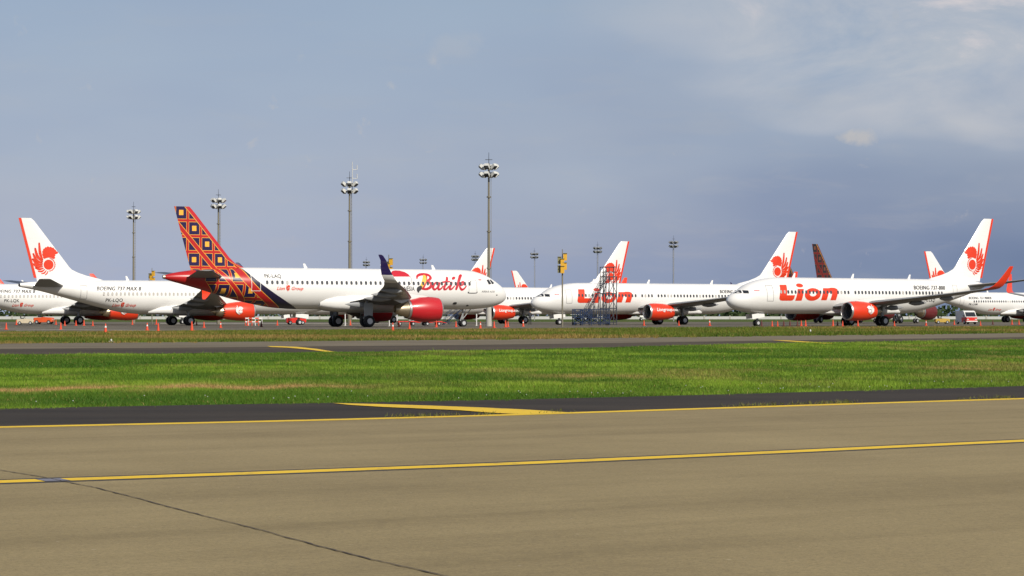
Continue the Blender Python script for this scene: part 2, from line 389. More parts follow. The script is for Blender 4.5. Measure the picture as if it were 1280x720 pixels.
# painted markings
def marking(name, L, wdt, z, mat, label):
    o = strip(name, offset(L, wdt / 2), offset(L, -wdt / 2), z, mat); return o
marking('edge_line', [p for p in el], 0.30, 0.002, M['road_yellow'], '')
def sub(px_pts, x0, x1, n=14):
    xs = np.linspace(x0, x1, n); return [Vector(G(x, interp(px_pts, x))) for x in xs]
marking('centre_line_border', cl, 0.44, 0.001, M['line_black'], '')
ca = sub(CENTRE_LINE, 0, 50, 5); ca = [ca[0] + (ca[0] - ca[1]).normalized() * 60] + ca
marking('centre_line', ca, 0.24, 0.002, M['road_yellow'], '')
cb = sub(CENTRE_LINE, 82, 1280, 30); cb = cb + [cb[-1] + (cb[-1] - cb[-2]).normalized() * 60]
marking('centre_line', cb, 0.24, 0.002, M['road_yellow'], '')
marking('centre_line_patch', sub(CENTRE_LINE, 51, 81, 4), 0.22, 0.003, M['sealant_blue'], '')
def poly(name, pts, z, mat):
    mb = MB(); mb.add([(*G(x, y)[:2], z) for x, y in pts], [tuple(range(len(pts)))]); o = mb.build(name, mat, smooth=False); o['kind'] = 'structure'; return o
poly('lead_in_line', [(416, 504.0), (480, 505.4), (540, 507.3), (598, 509.4), (655, 512.0), (690, 514.2), (718, 516.2), (700, 517.2), (660, 518.0), (628, 517.0), (600, 515.0), (575, 513.0), (530, 511.0), (480, 508.9), (436, 506.2)], 0.003, M['road_yellow'])
poly('far_lead_in_line', [(334, 432.8), (352, 433.0), (372, 433.8), (396, 436.3), (420, 440.2), (408, 440.0), (386, 437.2), (360, 434.8), (338, 433.9)], 0.007, M['road_yellow'])
poly('far_lead_in_line', [(964, 425.2), (985, 425.7), (1010, 427.2), (1044, 429.6), (1030, 429.6), (1004, 427.9), (980, 426.5)], 0.007, M['road_yellow'])
poly('apron_line', [(-60, 410.0), (60, 411.6), (200, 413.0), (200, 413.35), (60, 412.1), (-60, 410.5)], 0.004, M['faded_white_paint'])
poly('apron_line', [(20, 413.2), (110, 414.6), (108, 414.9), (20, 413.6)], 0.004, M['faded_white_paint'])
poly('apron_line', [(200, 403.9), (420, 404.1), (560, 404.3), (560, 404.9), (420, 404.8), (200, 404.6)], 0.004, M['faded_white_paint'])
# open joint running across the concrete
CR = [(-60, 576), (0, 588), (50, 596), (82, 602.5), (120, 610), (182, 626), (250, 644), (320, 661.5), (400, 683.5), (465, 700), (550, 719), (720, 757), (1000, 815)]
CP = []
for (x0, y0), (x1, y1) in zip(CR, CR[1:]):
    for k in range(12):
        t = k / 12; q = Vector(G(x0 + (x1 - x0) * t, y0 + (y1 - y0) * t)); CP.append(q + Vector((random.uniform(-.004, .004), random.uniform(-.006, .006), 0)))
mb = MB(); A_ = []; B_ = []
off1 = offset(CP, 0.0055); off2 = offset(CP, -0.0055)
for i in range(len(CP)):
    k = random.uniform(0.6, 1.5); A_.append(CP[i] + (off1[i] - CP[i]) * k); B_.append(CP[i] + (off2[i] - CP[i]) * k)
strip('pavement_joint', A_, B_, 0.004, M['sealant'])

# ------------------------------------------------------------------ aircraft: shapes
def pchip(T):
    xs = np.array([t[0] for t in T], float); Y = np.array([t[1:] for t in T], float)
    h = np.diff(xs); dl = np.diff(Y, axis=0) / h[:, None]; m_ = np.zeros_like(Y)
    for i in range(1, len(xs) - 1):
        ok = dl[i - 1] * dl[i] > 0
        w1 = 2 * h[i] + h[i - 1]; w2 = h[i] + 2 * h[i - 1]
        with np.errstate(divide='ignore', invalid='ignore'): v = (w1 + w2) / (w1 / dl[i - 1] + w2 / dl[i])
        m_[i] = np.where(ok, v, 0)
    m_[0] = dl[0]; m_[-1] = dl[-1]
    def f(x):
        x = min(max(x, xs[0]), xs[-1]); i = min(int(np.searchsorted(xs, x, 'right')) - 1, len(xs) - 2); t = (x - xs[i]) / h[i]
        return ((1 + 2 * t) * (1 - t) ** 2 * Y[i] + t * (1 - t) ** 2 * h[i] * m_[i] + t * t * (3 - 2 * t) * Y[i + 1] + t * t * (t - 1) * h[i] * m_[i + 1])
    return f
def stretch(T, plug_a, plug_b):               # move everything aft of the wing leading edge / trailing edge
    return [(x + (plug_a if x > 10 else 0) + (plug_b if x > 22 else 0), *r) for x, *r in T]
T737 = [(0, 2.80, 2.70, 0.06), (.12, 3.08, 2.43, .36), (.45, 3.42, 2.12, .72), (1.0, 3.74, 1.85, 1.05), (1.6, 4.02, 1.67, 1.30), (2.4, 4.50, 1.53, 1.52), (3.2, 4.80, 1.44, 1.67), (4.2, 5.06, 1.38, 1.78), (5.5, 5.26, 1.35, 1.86), (7.2, 5.36, 1.34, 1.88), (24.3, 5.36, 1.34, 1.88), (26.5, 5.36, 1.48, 1.86), (29.5, 5.34, 2.08, 1.70), (32.5, 5.30, 2.86, 1.36), (35.2, 5.22, 3.58, .93), (37.0, 5.08, 4.10, .52), (38.0, 4.90, 4.48, .22)]
TMAX = T737[:-3] + [(35.2, 5.22, 3.58, .95), (37.4, 5.12, 4.12, .60), (39.0, 4.98, 4.42, .34), (39.35, 4.94, 4.48, .28)]
TA320 = [(0, 3.26, 3.14, 0.06), (.15, 3.64, 2.80, .40), (.6, 4.17, 2.45, .85), (1.2, 4.60, 2.20, 1.22), (1.8, 4.97, 2.04, 1.46), (2.5, 5.33, 1.93, 1.66), (3.3, 5.60, 1.85, 1.81), (4.2, 5.80, 1.80, 1.91), (5.8, 5.90, 1.77, 1.97), (23.0, 5.90, 1.77, 1.975), (26.0, 5.90, 1.90, 1.95), (28.8, 5.89, 2.35, 1.82), (31.5, 5.82, 3.00, 1.52), (34.0, 5.66, 3.72, 1.08), (36.0, 5.42, 4.25, .68), (37.2, 5.18, 4.56, .36), (37.57, 5.06, 4.70, .22)]

def fuselage_mesh(T, mat, seg=56):
    f = pchip(T); L = T[-1][0]
    xs = [L * 0.16 * (k / 26) ** 1.8 for k in range(26)] + list(np.linspace(L * 0.16, L * 0.62, 14)) + list(np.linspace(L * 0.62, L, 30)[1:])
    rings = []
    for x in xs:
        zt, zb, hw = f(x); zc = (zt + zb) / 2; hz = (zt - zb) / 2
        rings.append([(-x, hw * math.cos(2 * math.pi * i / seg), zc + hz * math.sin(2 * math.pi * i / seg)) for i in range(seg)])
    return MB().loft(rings).mesh('fuselage', mat, ang=60)
def fus_map(T, side, off=0.016):
    f = pchip(T)
    def mp(x, z):
        zt, zb, hw = f(x); zc = (zt + zb) / 2; hz = (zt - zb) / 2
        q = max(-.985, min(.985, (z - zc) / hz)); c = math.sqrt(1 - q * q)
        nx = 0; ny = c / hw; nz = q / hz; l = math.hypot(ny, nz)
        return (-x, side * (hw * c + off * ny / l), zc + hz * q + off * nz / l)
    return mp

def foil(n=11, t=0.11):
    up = []; lo = []
    for k in range(n):
        c = 0.5 * (1 - math.cos(math.pi * k / (n - 1)))
        y = 5 * t * (.2969 * math.sqrt(c) - .126 * c - .3516 * c * c + .2843 * c ** 3 - .1036 * c ** 4)
        up.append((c, y)); lo.append((c, -y * 0.75))
    return up[::-1] + lo[1:-1]
def wing_rings(st, side, vertical=False):
    # station: (span y, LE x aft, chord, z, thickness, cant angle of the section)
    rings = []
    for y, xl, ch, z, t, cant in st:
        ring = []
        for c, h in foil(11, t):
            hh = h * ch
            ring.append((-(xl + c * ch), side * (y - hh * math.sin(cant)), z + hh * math.cos(cant)))
        rings.append(ring)
    return rings
def canoe(mb, x0, y, z, L, wd, ht, side):
    rings = []
    for t, k in ((0, .05), (.12, .55), (.35, 1.0), (.6, .95), (.85, .5), (1, .05)):
        zc = z - 0.10 * ht + 0.10 * t
        rings.append([(-(x0 + t * L), side * (y + wd * k * math.cos(a)), zc - ht * 0.35 + ht * k * math.sin(a)) for a in np.linspace(0, 2 * math.pi, 12, endpoint=False)])
    mb.loft(rings)

def fin_half(x, z, le, te, t=0.095):          # half thickness of the fin at a point
    a = le(z); ch = te(z) - a; c = min(max((x - a) / ch, 0.001), .999)
    return 5 * t * ch * (.2969 * math.sqrt(c) - .126 * c - .3516 * c * c + .2843 * c ** 3 - .1036 * c ** 4)
def lin(pts):
    zs = [p[0] for p in pts]; xs = [p[1] for p in pts]
    return lambda z: float(np.interp(z, zs, xs))
def fin_mesh(le, te, z0, z1, c0, cut, mat, name):
    rings = []
    for z in np.linspace(z0, z1, 22):
        a = le(z); ch = te(z) - a; up = []; lo = []; c1 = 1 - cut / ch
        for k in range(9):
            c = c0 + (c1 - c0) * (0.5 * (1 - math.cos(math.pi * k / 8)))
            x = a + c * ch; h = fin_half(x, z, le, te, ) if 0.001 < c < .999 else 0.0
            k2 = max(h, 0.012); up.append((-x, k2, z)); lo.append((-x, -k2, z))
        rings.append(up[::-1] + lo)
    return MB().loft(rings).mesh(name, mat, ang=50)

def wheel(mb_t, mb_h, c, r, wd):
    x, y, z = c
    prof = [(-wd / 2, r * .55), (-wd / 2, r * .86), (-wd * .36, r * .97), (0, r), (wd * .36, r * .97), (wd / 2, r * .86), (wd / 2, r * .55)]
    rings = [[(x + rr * math.cos(a), y + d, z + rr * math.sin(a)) for a in np.linspace(0, 2 * math.pi, 28, endpoint=False)] for d, rr in prof]
    mb_t.loft(rings)
    rings = [[(x + rr * math.cos(a), y + d, z + rr * math.sin(a)) for a in np.linspace(0, 2 * math.pi, 20, endpoint=False)] for d, rr in ((-wd * .53, r * .18), (-wd * .52, r * .5), (-wd * .42, r * .56), (wd * .42, r * .56), (wd * .52, r * .5), (wd * .53, r * .18))]
    mb_h.loft(rings)
def gear(root, name, x, y, r, wd, gap, top, strut, mats=None, door=None):
    mb = MB(); mb.tube((-x, y, r), (-x, y * .97, top), strut, strut * 1.15); mb.tube((-x, y - gap / 2, r), (-x, y + gap / 2, r), strut * .8)
    mb.tube((-x + .05, y, r + .45), (-x + 1.1 * (1 if abs(y) < 1 else -.2), y * .72, top), strut * .5)
    mb.box((-x - strut * 1.6, y, r + .55), (strut * 1.2, .08, .7), ry=0.35)
    o = mb.build(name, M['gear_grey'], root)
    for s in (-1, 1):
        t = MB(); h = MB(); wheel(t, h, (-x, y + s * gap / 2, r), r, wd)
        tw = t.build('wheel', M['tyre'], o); h.build('wheel_hub', M['hub'], o)
    if door: door(o)
    return o

def engine(root, side, x0, y, z, rad, L, style, mat):
    c = (-x0, side * y, z); n = 40
    fl = 0.06 if style != 'a320' else 0.0
    if style == 'a320': prof = [(-.12, 1.0), (-.5, 1.06), (-1.2, 1.09), (-2.2, 1.06), (-L * .85, .93), (-L, .84)]
    else: prof = [(-.14, .965), (-.5, 1.03), (-1.3, 1.07), (-2.2, 1.03), (-3.1, .93), (-L, .80)]
    prof = [(a, b * rad) for a, b in prof]
    mb = MB(); rings = []
    for k, (a, r) in enumerate(prof):
        ring = []
        for i in range(n):
            t = 2 * math.pi * i / n; zz = math.sin(t); zz = zz * (1 - fl) if zz < 0 else zz
            ax = a
            if style == 'max' and k == len(prof) - 1: ax = a - (0.16 if i % 2 else -0.16)
            ring.append((c[0] + ax, c[1] + r * math.cos(t), c[2] + r * zz))
        rings.append(ring)
    inner = [[(c[0] + prof[-1][0] * .99 + .4, c[1] + (p[1] - c[1]) * .9, c[2] + (p[2] - c[2]) * .9) for p in rings[-1]]]
    mb.loft(rings + inner, cap0=False, cap1=True)
    e = mb.build('engine', mat, root)
    lip = MB(); lip.revx([(-.9, .70 * rad), (-.3, .78 * rad), (-.04, .83 * rad), (.06, .88 * rad), (.03, .93 * rad), (-.06, .96 * rad), (-.145, .968 * rad if style != 'a320' else 1.0 * rad)], c, n, fl); lip.build('inlet_lip', M['metal'], e)
    fan = MB(); fan.revx([(-.55, .76 * rad), (-.8, .60 * rad), (-.62, .25 * rad), (-.30, .02 * rad)], c, 32); fan.build('fan', M['dark'], e)
    noz = MB(); X = -L
    if style == 'a320':
        noz.revx([(X + .3, .78 * rad), (X - .05, .80 * rad), (X - .35, .66 * rad), (X - 1.0, .50 * rad), (X - 1.45, .34 * rad), (X - 1.5, .30 * rad), (X - 1.2, .26 * rad)], c, 36, cap1=True)
        cl_ = MB(); cl_.revx([(X + .12, .815 * rad), (X - .22, .80 * rad), (X - .25, .74 * rad), (X, .70 * rad)], c, 36); cl_.build('nozzle_ring', M['metal'], e)
    else:
        noz.revx([(X + .6, .66 * rad), (X - .2, .56 * rad), (X - .8, .44 * rad), (X - .85, .40 * rad), (X - .5, .36 * rad)], c, 32, cap1=True)
        plug = MB(); plug.revx([(X - .5, .30 * rad), (X - 1.0, .22 * rad), (X - 1.5, .03 * rad)], c, 20, cap1=True); plug.build('exhaust_plug', M['hot_metal'], e)
    noz.build('exhaust_nozzle', M['hot_metal'], e)
    py = MB(); zt = z + rad * .95
    rings = []
    for xx, zl, zh, hw in ((-.9, zt - .1, zt + .06, .05), (-1.8, zt - .3, zt + .28, .18), (-3.2, zt - .7, zt + .42, .22), (-L - .3, zt - .75, zt + .45, .2), (-L - 1.8, zt - .1, zt + .45, .06)):
        rings.append([(c[0] + xx, c[1] + s * hw, zq) for s, zq in ((-1, zl), (1, zl), (1, zh), (-1, zh))])
    py.loft(rings); py.build('pylon', M['white'], e)
    return e

# ------------------------------------------------------------------ aircraft: print (lettering, emblems) laid on the skin
def strokes(paths, n=10):                     # brush strokes of varying width -> list of polygons
    out = []
    for pts in paths:
        P = [np.array(p[:2], float) for p in pts]; W = [p[2] for p in pts]
        Q = []; Wq = []
        for i in range(len(P) - 1):
            p0 = P[max(i - 1, 0)]; p1 = P[i]; p2 = P[i + 1]; p3 = P[min(i + 2, len(P) - 1)]
            for k in range(n):
                t = k / n
                Q.append(.5 * ((2 * p1) + (-p0 + p2) * t + (2 * p0 - 5 * p1 + 4 * p2 - p3) * t * t + (-p0 + 3 * p1 - 3 * p2 + p3) * t ** 3)); Wq.append(W[i] + (W[i + 1] - W[i]) * t)
        Q.append(P[-1]); Wq.append(W[-1])
        L_ = []; R_ = []
        for i, q in enumerate(Q):
            d = Q[min(i + 1, len(Q) - 1)] - Q[max(i - 1, 0)]; d = d / (np.linalg.norm(d) + 1e-9); nn = np.array([-d[1], d[0]])
            L_.append(q + nn * Wq[i] / 2); R_.append(q - nn * Wq[i] / 2)
        for i in range(len(Q) - 1): out.append([L_[i], L_[i + 1], R_[i + 1], R_[i]])
        for q, wv in ((Q[0], Wq[0]), (Q[-1], Wq[-1])): out.append([q + wv / 2 * np.array([math.cos(a), math.sin(a)]) for a in np.linspace(0, 2 * math.pi, 10, endpoint=False)])
    return out
def flat(polys, holes=()):                    # polygons -> 2D mesh data (vertices, faces)
    V_ = []; F_ = []
    from mathutils.geometry import tessellate_polygon
    for p in polys:
        loops = p if isinstance(p[0][0], (list, tuple, np.ndarray)) else [p]
        vs = [Vector((float(a[0]), float(a[1]), 0)) for l in loops for a in l]
        tr = tessellate_polygon([[Vector((float(a[0]), float(a[1]), 0)) for a in l] for l in loops])
        n = len(V_); V_ += [(v.x, v.y) for v in vs]; F_ += [tuple(i + n for i in t) for t in tr]
    return V_, F_
def lettering(txt, size, shear=0.0, bold=0.0, space=1.0):
    cu = bpy.data.curves.new('t', 'FONT'); cu.body = txt; cu.size = size; cu.shear = shear; cu.offset = bold; cu.space_character = space
    cu.resolution_u = 4; cu.fill_mode = 'FRONT'
    ob = bpy.data.objects.new('t', cu); col.objects.link(ob); dg = bpy.context.evaluated_depsgraph_get()
    me = bpy.data.meshes.new_from_object(ob.evaluated_get(dg))
    V_ = [(v.co.x, v.co.y) for v in me.vertices]; F_ = [tuple(p.vertices) for p in me.polygons]
    bpy.data.objects.remove(ob); bpy.data.curves.remove(cu); bpy.data.meshes.remove(me)
    return V_, F_
def decal_mesh(name, VF, mapper, mat, cell=0.25):
    V_, F_ = VF; bm = bmesh.new(); bv = [bm.verts.new((x, y, 0)) for x, y in V_]
    for f in F_:
        try: bm.faces.new([bv[i] for i in f])
        except ValueError: pass
    bmesh.ops.remove_doubles(bm, verts=bm.verts, dist=1e-5)
    xs = [v[0] for v in V_]; ys = [v[1] for v in V_]
    for ax, lo, hi in ((0, min(xs), max(xs)), (1, min(ys), max(ys))):
        k = math.ceil((lo + 1e-6) / cell)
        while k * cell < hi:
            co = Vector((k * cell, 0, 0)) if ax == 0 else Vector((0, k * cell, 0)); no = Vector((1, 0, 0)) if ax == 0 else Vector((0, 1, 0))
            bmesh.ops.bisect_plane(bm, geom=list(bm.verts) + list(bm.edges) + list(bm.faces), plane_co=co, plane_no=no, dist=1e-5); k += 1
    for v in bm.verts: v.co = mapper(v.co.x, v.co.y)
    me = bpy.data.meshes.new(name); bm.to_mesh(me); bm.free(); me.materials.append(mat); return me
def place(VF, x, z, side, sx=1.0, sz=1.0):    # lettering reads left to right as seen from outside that side
    V_, F_ = VF
    return [(x + (a * sx if side > 0 else -a * sx), z + b_ * sz) for a, b_ in V_], F_
def ell(cx, cy, rx, ry, n=28, sh=0.0, a0=0, a1=2 * math.pi):
    return [(cx + rx * math.cos(a) + sh * ry * math.sin(a), cy + ry * math.sin(a)) for a in np.linspace(a0, a1, n, endpoint=abs(a1 - a0) < 6.28)]
def emblem():                                 # round-bodied winged lion's head, facing -u; unit box about 1 x 1.7
    P = [ell(0, 0, .305, .305)]
    P.append([(.365 * math.cos(a), .365 * math.sin(a)) for a in np.linspace(R(100), R(265), 18)] + [((.39 + .03 * (k % 2)) * math.cos(a) * 1.04, (.40 + .03 * (k % 2)) * math.sin(a)) for k, a in enumerate(np.linspace(R(265), R(100), 18))])
    P.append([(-.33, .34), (-.42, .42), (-.36, .50), (-.44, .55), (-.40, .62), (-.58, .68), (-.62, .78), (-.50, .82), (-.46, .90), (-.36, .96), (-.33, 1.04), (-.22, 1.03), (-.15, 1.10), (-.05, 1.06), (.05, 1.12), (.12, 1.05), (.20, 1.06), (.25, .98), (.33, .95), (.34, .86), (.40, .80), (.37, .70), (.40, .60), (.35, .50), (.33, .40), (.26, .345), (.15, .395), (0, .43), (-.15, .415), (-.25, .37)])
    for pts, wd in (((.37, .30), (.52, .68), (.58, 1.28)), .15), (((.38, .20), (.68, .50), (.82, .96)), .16), (((.39, .09), (.74, .26), (.93, .64)), .155), (((.39, -.02), (.73, .05), (.96, .33)), .145), (((.38, -.12), (.69, -.13), (.93, .04)), .13), (((.33, -.22), (.57, -.28), (.79, -.20)), .115), (((.25, -.30), (.42, -.41), (.62, -.40)), .095), (((.15, -.36), (.26, -.50), (.42, -.54)), .08), (((.04, -.39), (.10, -.53), (.21, -.62)), .065):
        P += strokes([[(*pts[0], wd * .6), (*pts[1], wd * 1.2), (*pts[2], wd * .7)]], 5)
    return flat(P)
EMB = emblem()

def side_xz(pose, px, py, yl):                # pixel -> (metres aft of nose, height) on a vertical plane yl out from the centreline
    X, Y, th, d = pose
    F = (math.cos(th) * d, math.sin(th) * d); n_ = (math.sin(th), -math.cos(th))
    k = (px - 640) / FPX                      # X - F0 x + n0 y = k (Y - F1 x + n1 y)
    x = (X + n_[0] * yl - k * (Y + n_[1] * yl)) / (F[0] - k * F[1])
    dep = Y - F[1] * x + n_[1] * yl
    return x, CAMH + (YH - py) * dep / FPX

POSE = {'batik': (-.67, 242.74, R(28.57), 1), 'right': (23.29, 250.89, R(32.79), -1), 'mid': (2.44, 292.57, R(30.66), -1), 'max': (-22.75, 288.25, R(29.21), 1),
        'p1': (-41.49, 318.88, R(28.65), 1), 'p6': (-17.79, 331.0, R(32.14), -1), 'p7': (-38.98, 366.37, R(30.94), -1), 'p8': (36.75, 599.3, R(28.65), 1),
        'p9': (66.95, 370.5, R(51.57), 1), 'p10': (65.2, 399.5, R(51.57), 1), 'p11': (109.24, 427.2, R(28.64), 1), 'p12': (60.2, 264.2, R(48), -1)}
def pose_obj(o, key):
    X, Y, th, d = POSE[key]; o.location = (X, Y, 0); o.rotation_euler = (0, 0, th if d > 0 else th + math.pi)

# 'Lion' title traced on the right-hand jet, in metres aft of the nose / above the ground
def lion_title():
    q = lambda pts: [side_xz(POSE['right'], x, y, 1.88) for x, y in pts]
    L_ = q([(977, 356), (985.3, 356), (983.6, 369), (993.8, 369), (992.6, 373.6), (991.4, 375.2), (989.4, 375.8), (978, 375.8), (975.6, 375.2), (974.4, 373.2), (974.6, 370)])
    dot = q(ell(1001.7, 356.8, 4.3, 2.5)); stem = q([(997.9, 361.2), (1005.6, 361.2), (1002.4, 375.8), (994.4, 375.8)])
    o1 = q(ell(1016, 368.0, 10.0, 7.9, 32, -.12)); o2 = q(ell(1016.4, 367.4, 4.2, 3.1, 24, -.12))
    n_ = q([(1026.4, 375.2), (1029.9, 360.2), (1037.0, 360.2), (1040, 359.6), (1044.6, 359.8), (1047.4, 361.4), (1047.9, 364), (1045.2, 375.2), (1038.2, 375.2), (1040.2, 367.2), (1039.6, 365.8), (1037.6, 365.6), (1035.8, 366.4), (1033.6, 375.2)])
    return flat([L_, dot, stem, [o1, o2], n_])
LION = lion_title()

def door_ring(T, side, x0, x1, z0, z1, t=0.05):
    a = [(x0, z0), (x1, z0), (x1, z1), (x0, z1)]; b_ = [(x0 + t, z0 + t), (x1 - t, z0 + t), (x1 - t, z1 - t), (x0 + t, z1 - t)]
    return [[a[i], a[(i + 1) % 4], b_[(i + 1) % 4], b_[i]] for i in range(4)]

def window_mesh(mat, wd=0.28, ht=0.42, name='cabin_window'):
    mb = MB(); n = 14; ring = []
    for i in range(n):
        a = 2 * math.pi * i / n; k = 1.0 / (abs(math.cos(a)) ** 4 + abs(math.sin(a)) ** 4) ** .25 * .88
        ring.append((wd / 2 * k * math.cos(a), ht / 2 * k * math.sin(a)))
    mb.loft([[(x, -0.03, z) for x, z in ring], [(x, 0.03, z) for x, z in ring]])
    return mb.mesh(name, mat, smooth=False)
WIN_D = window_mesh(M['window_dark']); WIN_S = window_mesh(M['window_shade'])

def boeing(side, variant):
    """variant: '800', '900', 'max'; only the flank that faces the camera carries windows and print"""
    pa, pb = (1.57, 1.06) if variant == '900' else (0, 0)
    T = {'800': T737, '900': stretch(T737, pa, pb), 'max': TMAX}[variant]
    pt = pa + pb
    root = empty('airliner', (0, 0, 0))
    link('fuselage', fuselage_mesh(T, M['white']), root); mp = fus_map(T, side)
    # belly fairing
    rings = []
    for x, hw, zb, zt in ((12.6, .4, 1.36, 1.6), (13.8, 1.1, 1.28, 1.95), (15.4, 1.85, 1.18, 2.4), (18.5, 2.02, 1.14, 2.55), (21.0, 1.98, 1.18, 2.5), (22.6, 1.75, 1.28, 2.3), (24.0, 1.0, 1.36, 1.9)):
        zc = (zb + zt) / 2; hz = (zt - zb) / 2
        rings.append([(-(x + pa), hw * abs(math.cos(a)) ** .6 * math.copysign(1, math.cos(a)), zc + hz * abs(math.sin(a)) ** .6 * math.copysign(1, math.sin(a))) for a in np.linspace(0, 2 * math.pi, 28, endpoint=False)])
    MB().loft(rings).build('belly_fairing', M['white'], root)
    for s in (-1, 1):
        st = [(1.2, 13.3, 8.2, 2.15, .12, 0), (1.9, 13.9, 7.4, 2.2, .12, 0), (4.0, 15.05, 6.1, 2.42, .115, 0), (5.9, 16.1, 5.25, 2.64, .11, 0), (9.5, 18.0, 3.85, 3.06, .105, 0), (13.5, 20.15, 2.65, 3.56, .10, 0), (16.6, 21.8, 1.75, 3.98, .10, 0)]
        st = [(y, x + pa, *r) for y, x, *r in st]
        wg = MB().loft(wing_rings(st, s)).build('wing', M['wing_grey'], root)
        wl = [(16.6, 21.8, 1.75, 3.98, .10, 0), (17.0, 22.05, 1.62, 4.08, .09, R(25)), (17.35, 22.45, 1.45, 4.36, .08, R(58)), (17.55, 22.95, 1.25, 4.85, .075, R(74)), (17.75, 23.6, .95, 5.6, .07, R(76)), (17.92, 24.15, .62, 6.3, .07, R(78)), (17.95, 24.3, .5, 6.45, .07, R(78))]
        wl = [(y, x + pa, *r) for y, x, *r in wl]
        MB().loft(wing_rings(wl, s)).build('winglet', M['lion_red'], wg)
        if variant == 'max':
            lo = [(16.9, 22.0, 1.5, 4.04, .09, 0), (17.2, 22.5, 1.1, 3.8, .08, R(-50)), (17.7, 23.2, .6, 3.2, .07, R(-55)), (17.85, 23.5, .3, 2.98, .07, R(-55))]
            MB().loft(wing_rings(lo, s)).build('lower_winglet', M['lion_red'], wg)
        for (fx, fy, fz, fl) in ((19.3, 3.6, 2.10, 2.9), (19.4, 7.4, 2.62, 2.7), (20.4, 11.2, 3.12, 2.3)):
            mb = MB(); canoe(mb, fx + pa, fy, fz, fl, .16, .28, s); mb.build('flap_track_fairing', M['wing_grey'], wg)
        hs = [(.3, 34.0, 3.9, 4.55, .10, 0), (1.0, 34.4, 3.55, 4.62, .10, 0), (7.0, 37.9, 1.35, 5.30, .09, 0), (7.18, 38.2, .95, 5.32, .08, 0)]
        hs = [(y, x + pt, *r) for y, x, *r in hs]
        MB().loft(wing_rings(hs, s)).build('horizontal_stabilizer', M['wing_grey'], root)
        e = engine(root, s, (12.75 if variant != 'max' else 12.3) + pa, 4.83, 1.62 if variant != 'max' else 1.66, 1.06 if variant != 'max' else 1.12, 3.7 if variant != 'max' else 3.9, 'max' if variant == 'max' else '737', M['lion_red'])
        if s == side:                         # white emblem on the cowl
            ecx, ecz, er = (12.75 if variant != 'max' else 12.3) + pa, 1.62, 1.06 if variant != 'max' else 1.12
            def emap(u, v, s=s, ecx=ecx, ecz=ecz, er=er):
                xx = u; dzv = v - ecz; yy = math.sqrt(max(.02, (er * 1.085) ** 2 - dzv * dzv)); return (-xx, s * (4.83 + yy), v)
            if variant == '900':
                V_, F_ = place(lettering('Liongroup.com', .58, .12, .012), ecx + (.75 if side > 0 else 3.3), ecz + .14, side)
            else:
                cx0 = ecx + (2.35 if side > 0 else 2.0)
                V_, F_ = [(cx0 + a * .62, ecz + .02 + b_ * .55) for a, b_ in EMB[0]], EMB[1]
            link('cowl_print', decal_mesh('cowl_print', (V_, F_), emap, M['white'], .2), e)
    # fin
    le = lin([(5.30, 28.6 + pt), (5.62, 30.4 + pt), (6.05, 32.0 + pt), (6.6, 33.2 + pt), (12.35, 37.75 + pt), (12.5, 38.0 + pt)]); te = lin([(5.2, 37.55 + pt), (12.5, 39.47 + pt)])
    fin = link('fin', fin_mesh(le, te, 5.15, 12.5, 0, .27, M['white'], 'fin'), root)
    rings = []
    for z in np.linspace(5.55, 12.5, 8):
        a = te(z) - .30; h = max(fin_half(a, z, le, te), .02) + .012
        rings.append([(-a, h, z), (-te(z) - .02, .02, z), (-te(z) - .02, -.02, z), (-a, -h, z)])
    MB().loft(rings).build('trailing_edge_stripe', M['lion_red'], fin, smooth=False)
    def fmap(u, v): return (-u, side * (fin_half(u, v, le, te) + .015), v)
    sc_ = 1.93; ecx, ecz = 35.95 + pt, 7.10
    V_, F_ = [(ecx + a * sc_, ecz + b_ * sc_) for a, b_ in EMB[0]], EMB[1]
    link('fin_emblem', decal_mesh('fin_emblem', (V_, F_), fmap, M['lion_red'], .2), fin)
    # title, registration and type lettering
    if variant != 'max':
        link('airline_title', decal_mesh('airline_title', LION, mp, M['lion_red'], .22), root)
        ttl, x0 = ('BOEING 737-800', 25.9) if variant == '800' else ('BOEING 737-900ER', 27.5)
    else: ttl, x0 = 'BOEING 737 MAX 8', 26.6
    T_ = lettering(ttl, .64, .35, .0, 1.1)
    ln = max(v[0] for v in T_[0])
    tx = {('800', 1): 25.36, ('900', 1): 27.9, ('900', -1): 33.4, ('max', -1): 30.6}[(variant, side)]; full = {'800': 5.0, '900': 5.1, 'max': 5.5}[variant]
    start = tx
    m1 = decal_mesh('type_lettering', place(T_, start, 4.12, side, full / ln), mp, M['ink'], .25); m0 = decal_mesh('t', place(T_, start + .05, 4.12, side, full / ln), fus_map(T, side, .022), M['ink'], .25)
    bm = bmesh.new(); bm.from_mesh(m1); bm.from_mesh(m0); bm.to_mesh(m1); bm.free(); bpy.data.meshes.remove(m0); link('type_lettering', m1, root)['kind'] = 'stuff'
    # windows
    zw = 3.74; xs = [5.95 + .506 * k for k in range(50 + (3 if variant == '900' else 0))]
    skip = {15 + (3 if variant == '900' else 0), 20 + (3 if variant == '900' else 0)}
    endx = {'800': 30.2, '900': 33.2, 'max': 30.2}[variant]
    for k, x in enumerate(xs):
        if k in skip or x > endx: continue
        y = fus_map(T, side, .004)(x, zw)
        o = link('cabin_window', WIN_S if variant == 'max' or random.random() < .12 else WIN_D, root, y); o.rotation_euler = (side * .18, 0, 0)
    # doors
    for x0, x1, z0, z1 in ((4.1, 4.95, 2.72, 4.45), (31.7 + pt, 32.45 + pt, 3.1, 4.7)):
        link('door', decal_mesh('door', flat(door_ring(T, side, x0, x1, z0, z1, .045)), mp, M['seam'], .3), root)
    # flight deck panes
    q = lambda pts: [side_xz(POSE['right'], x, y, 1.25) for x, y in pts]
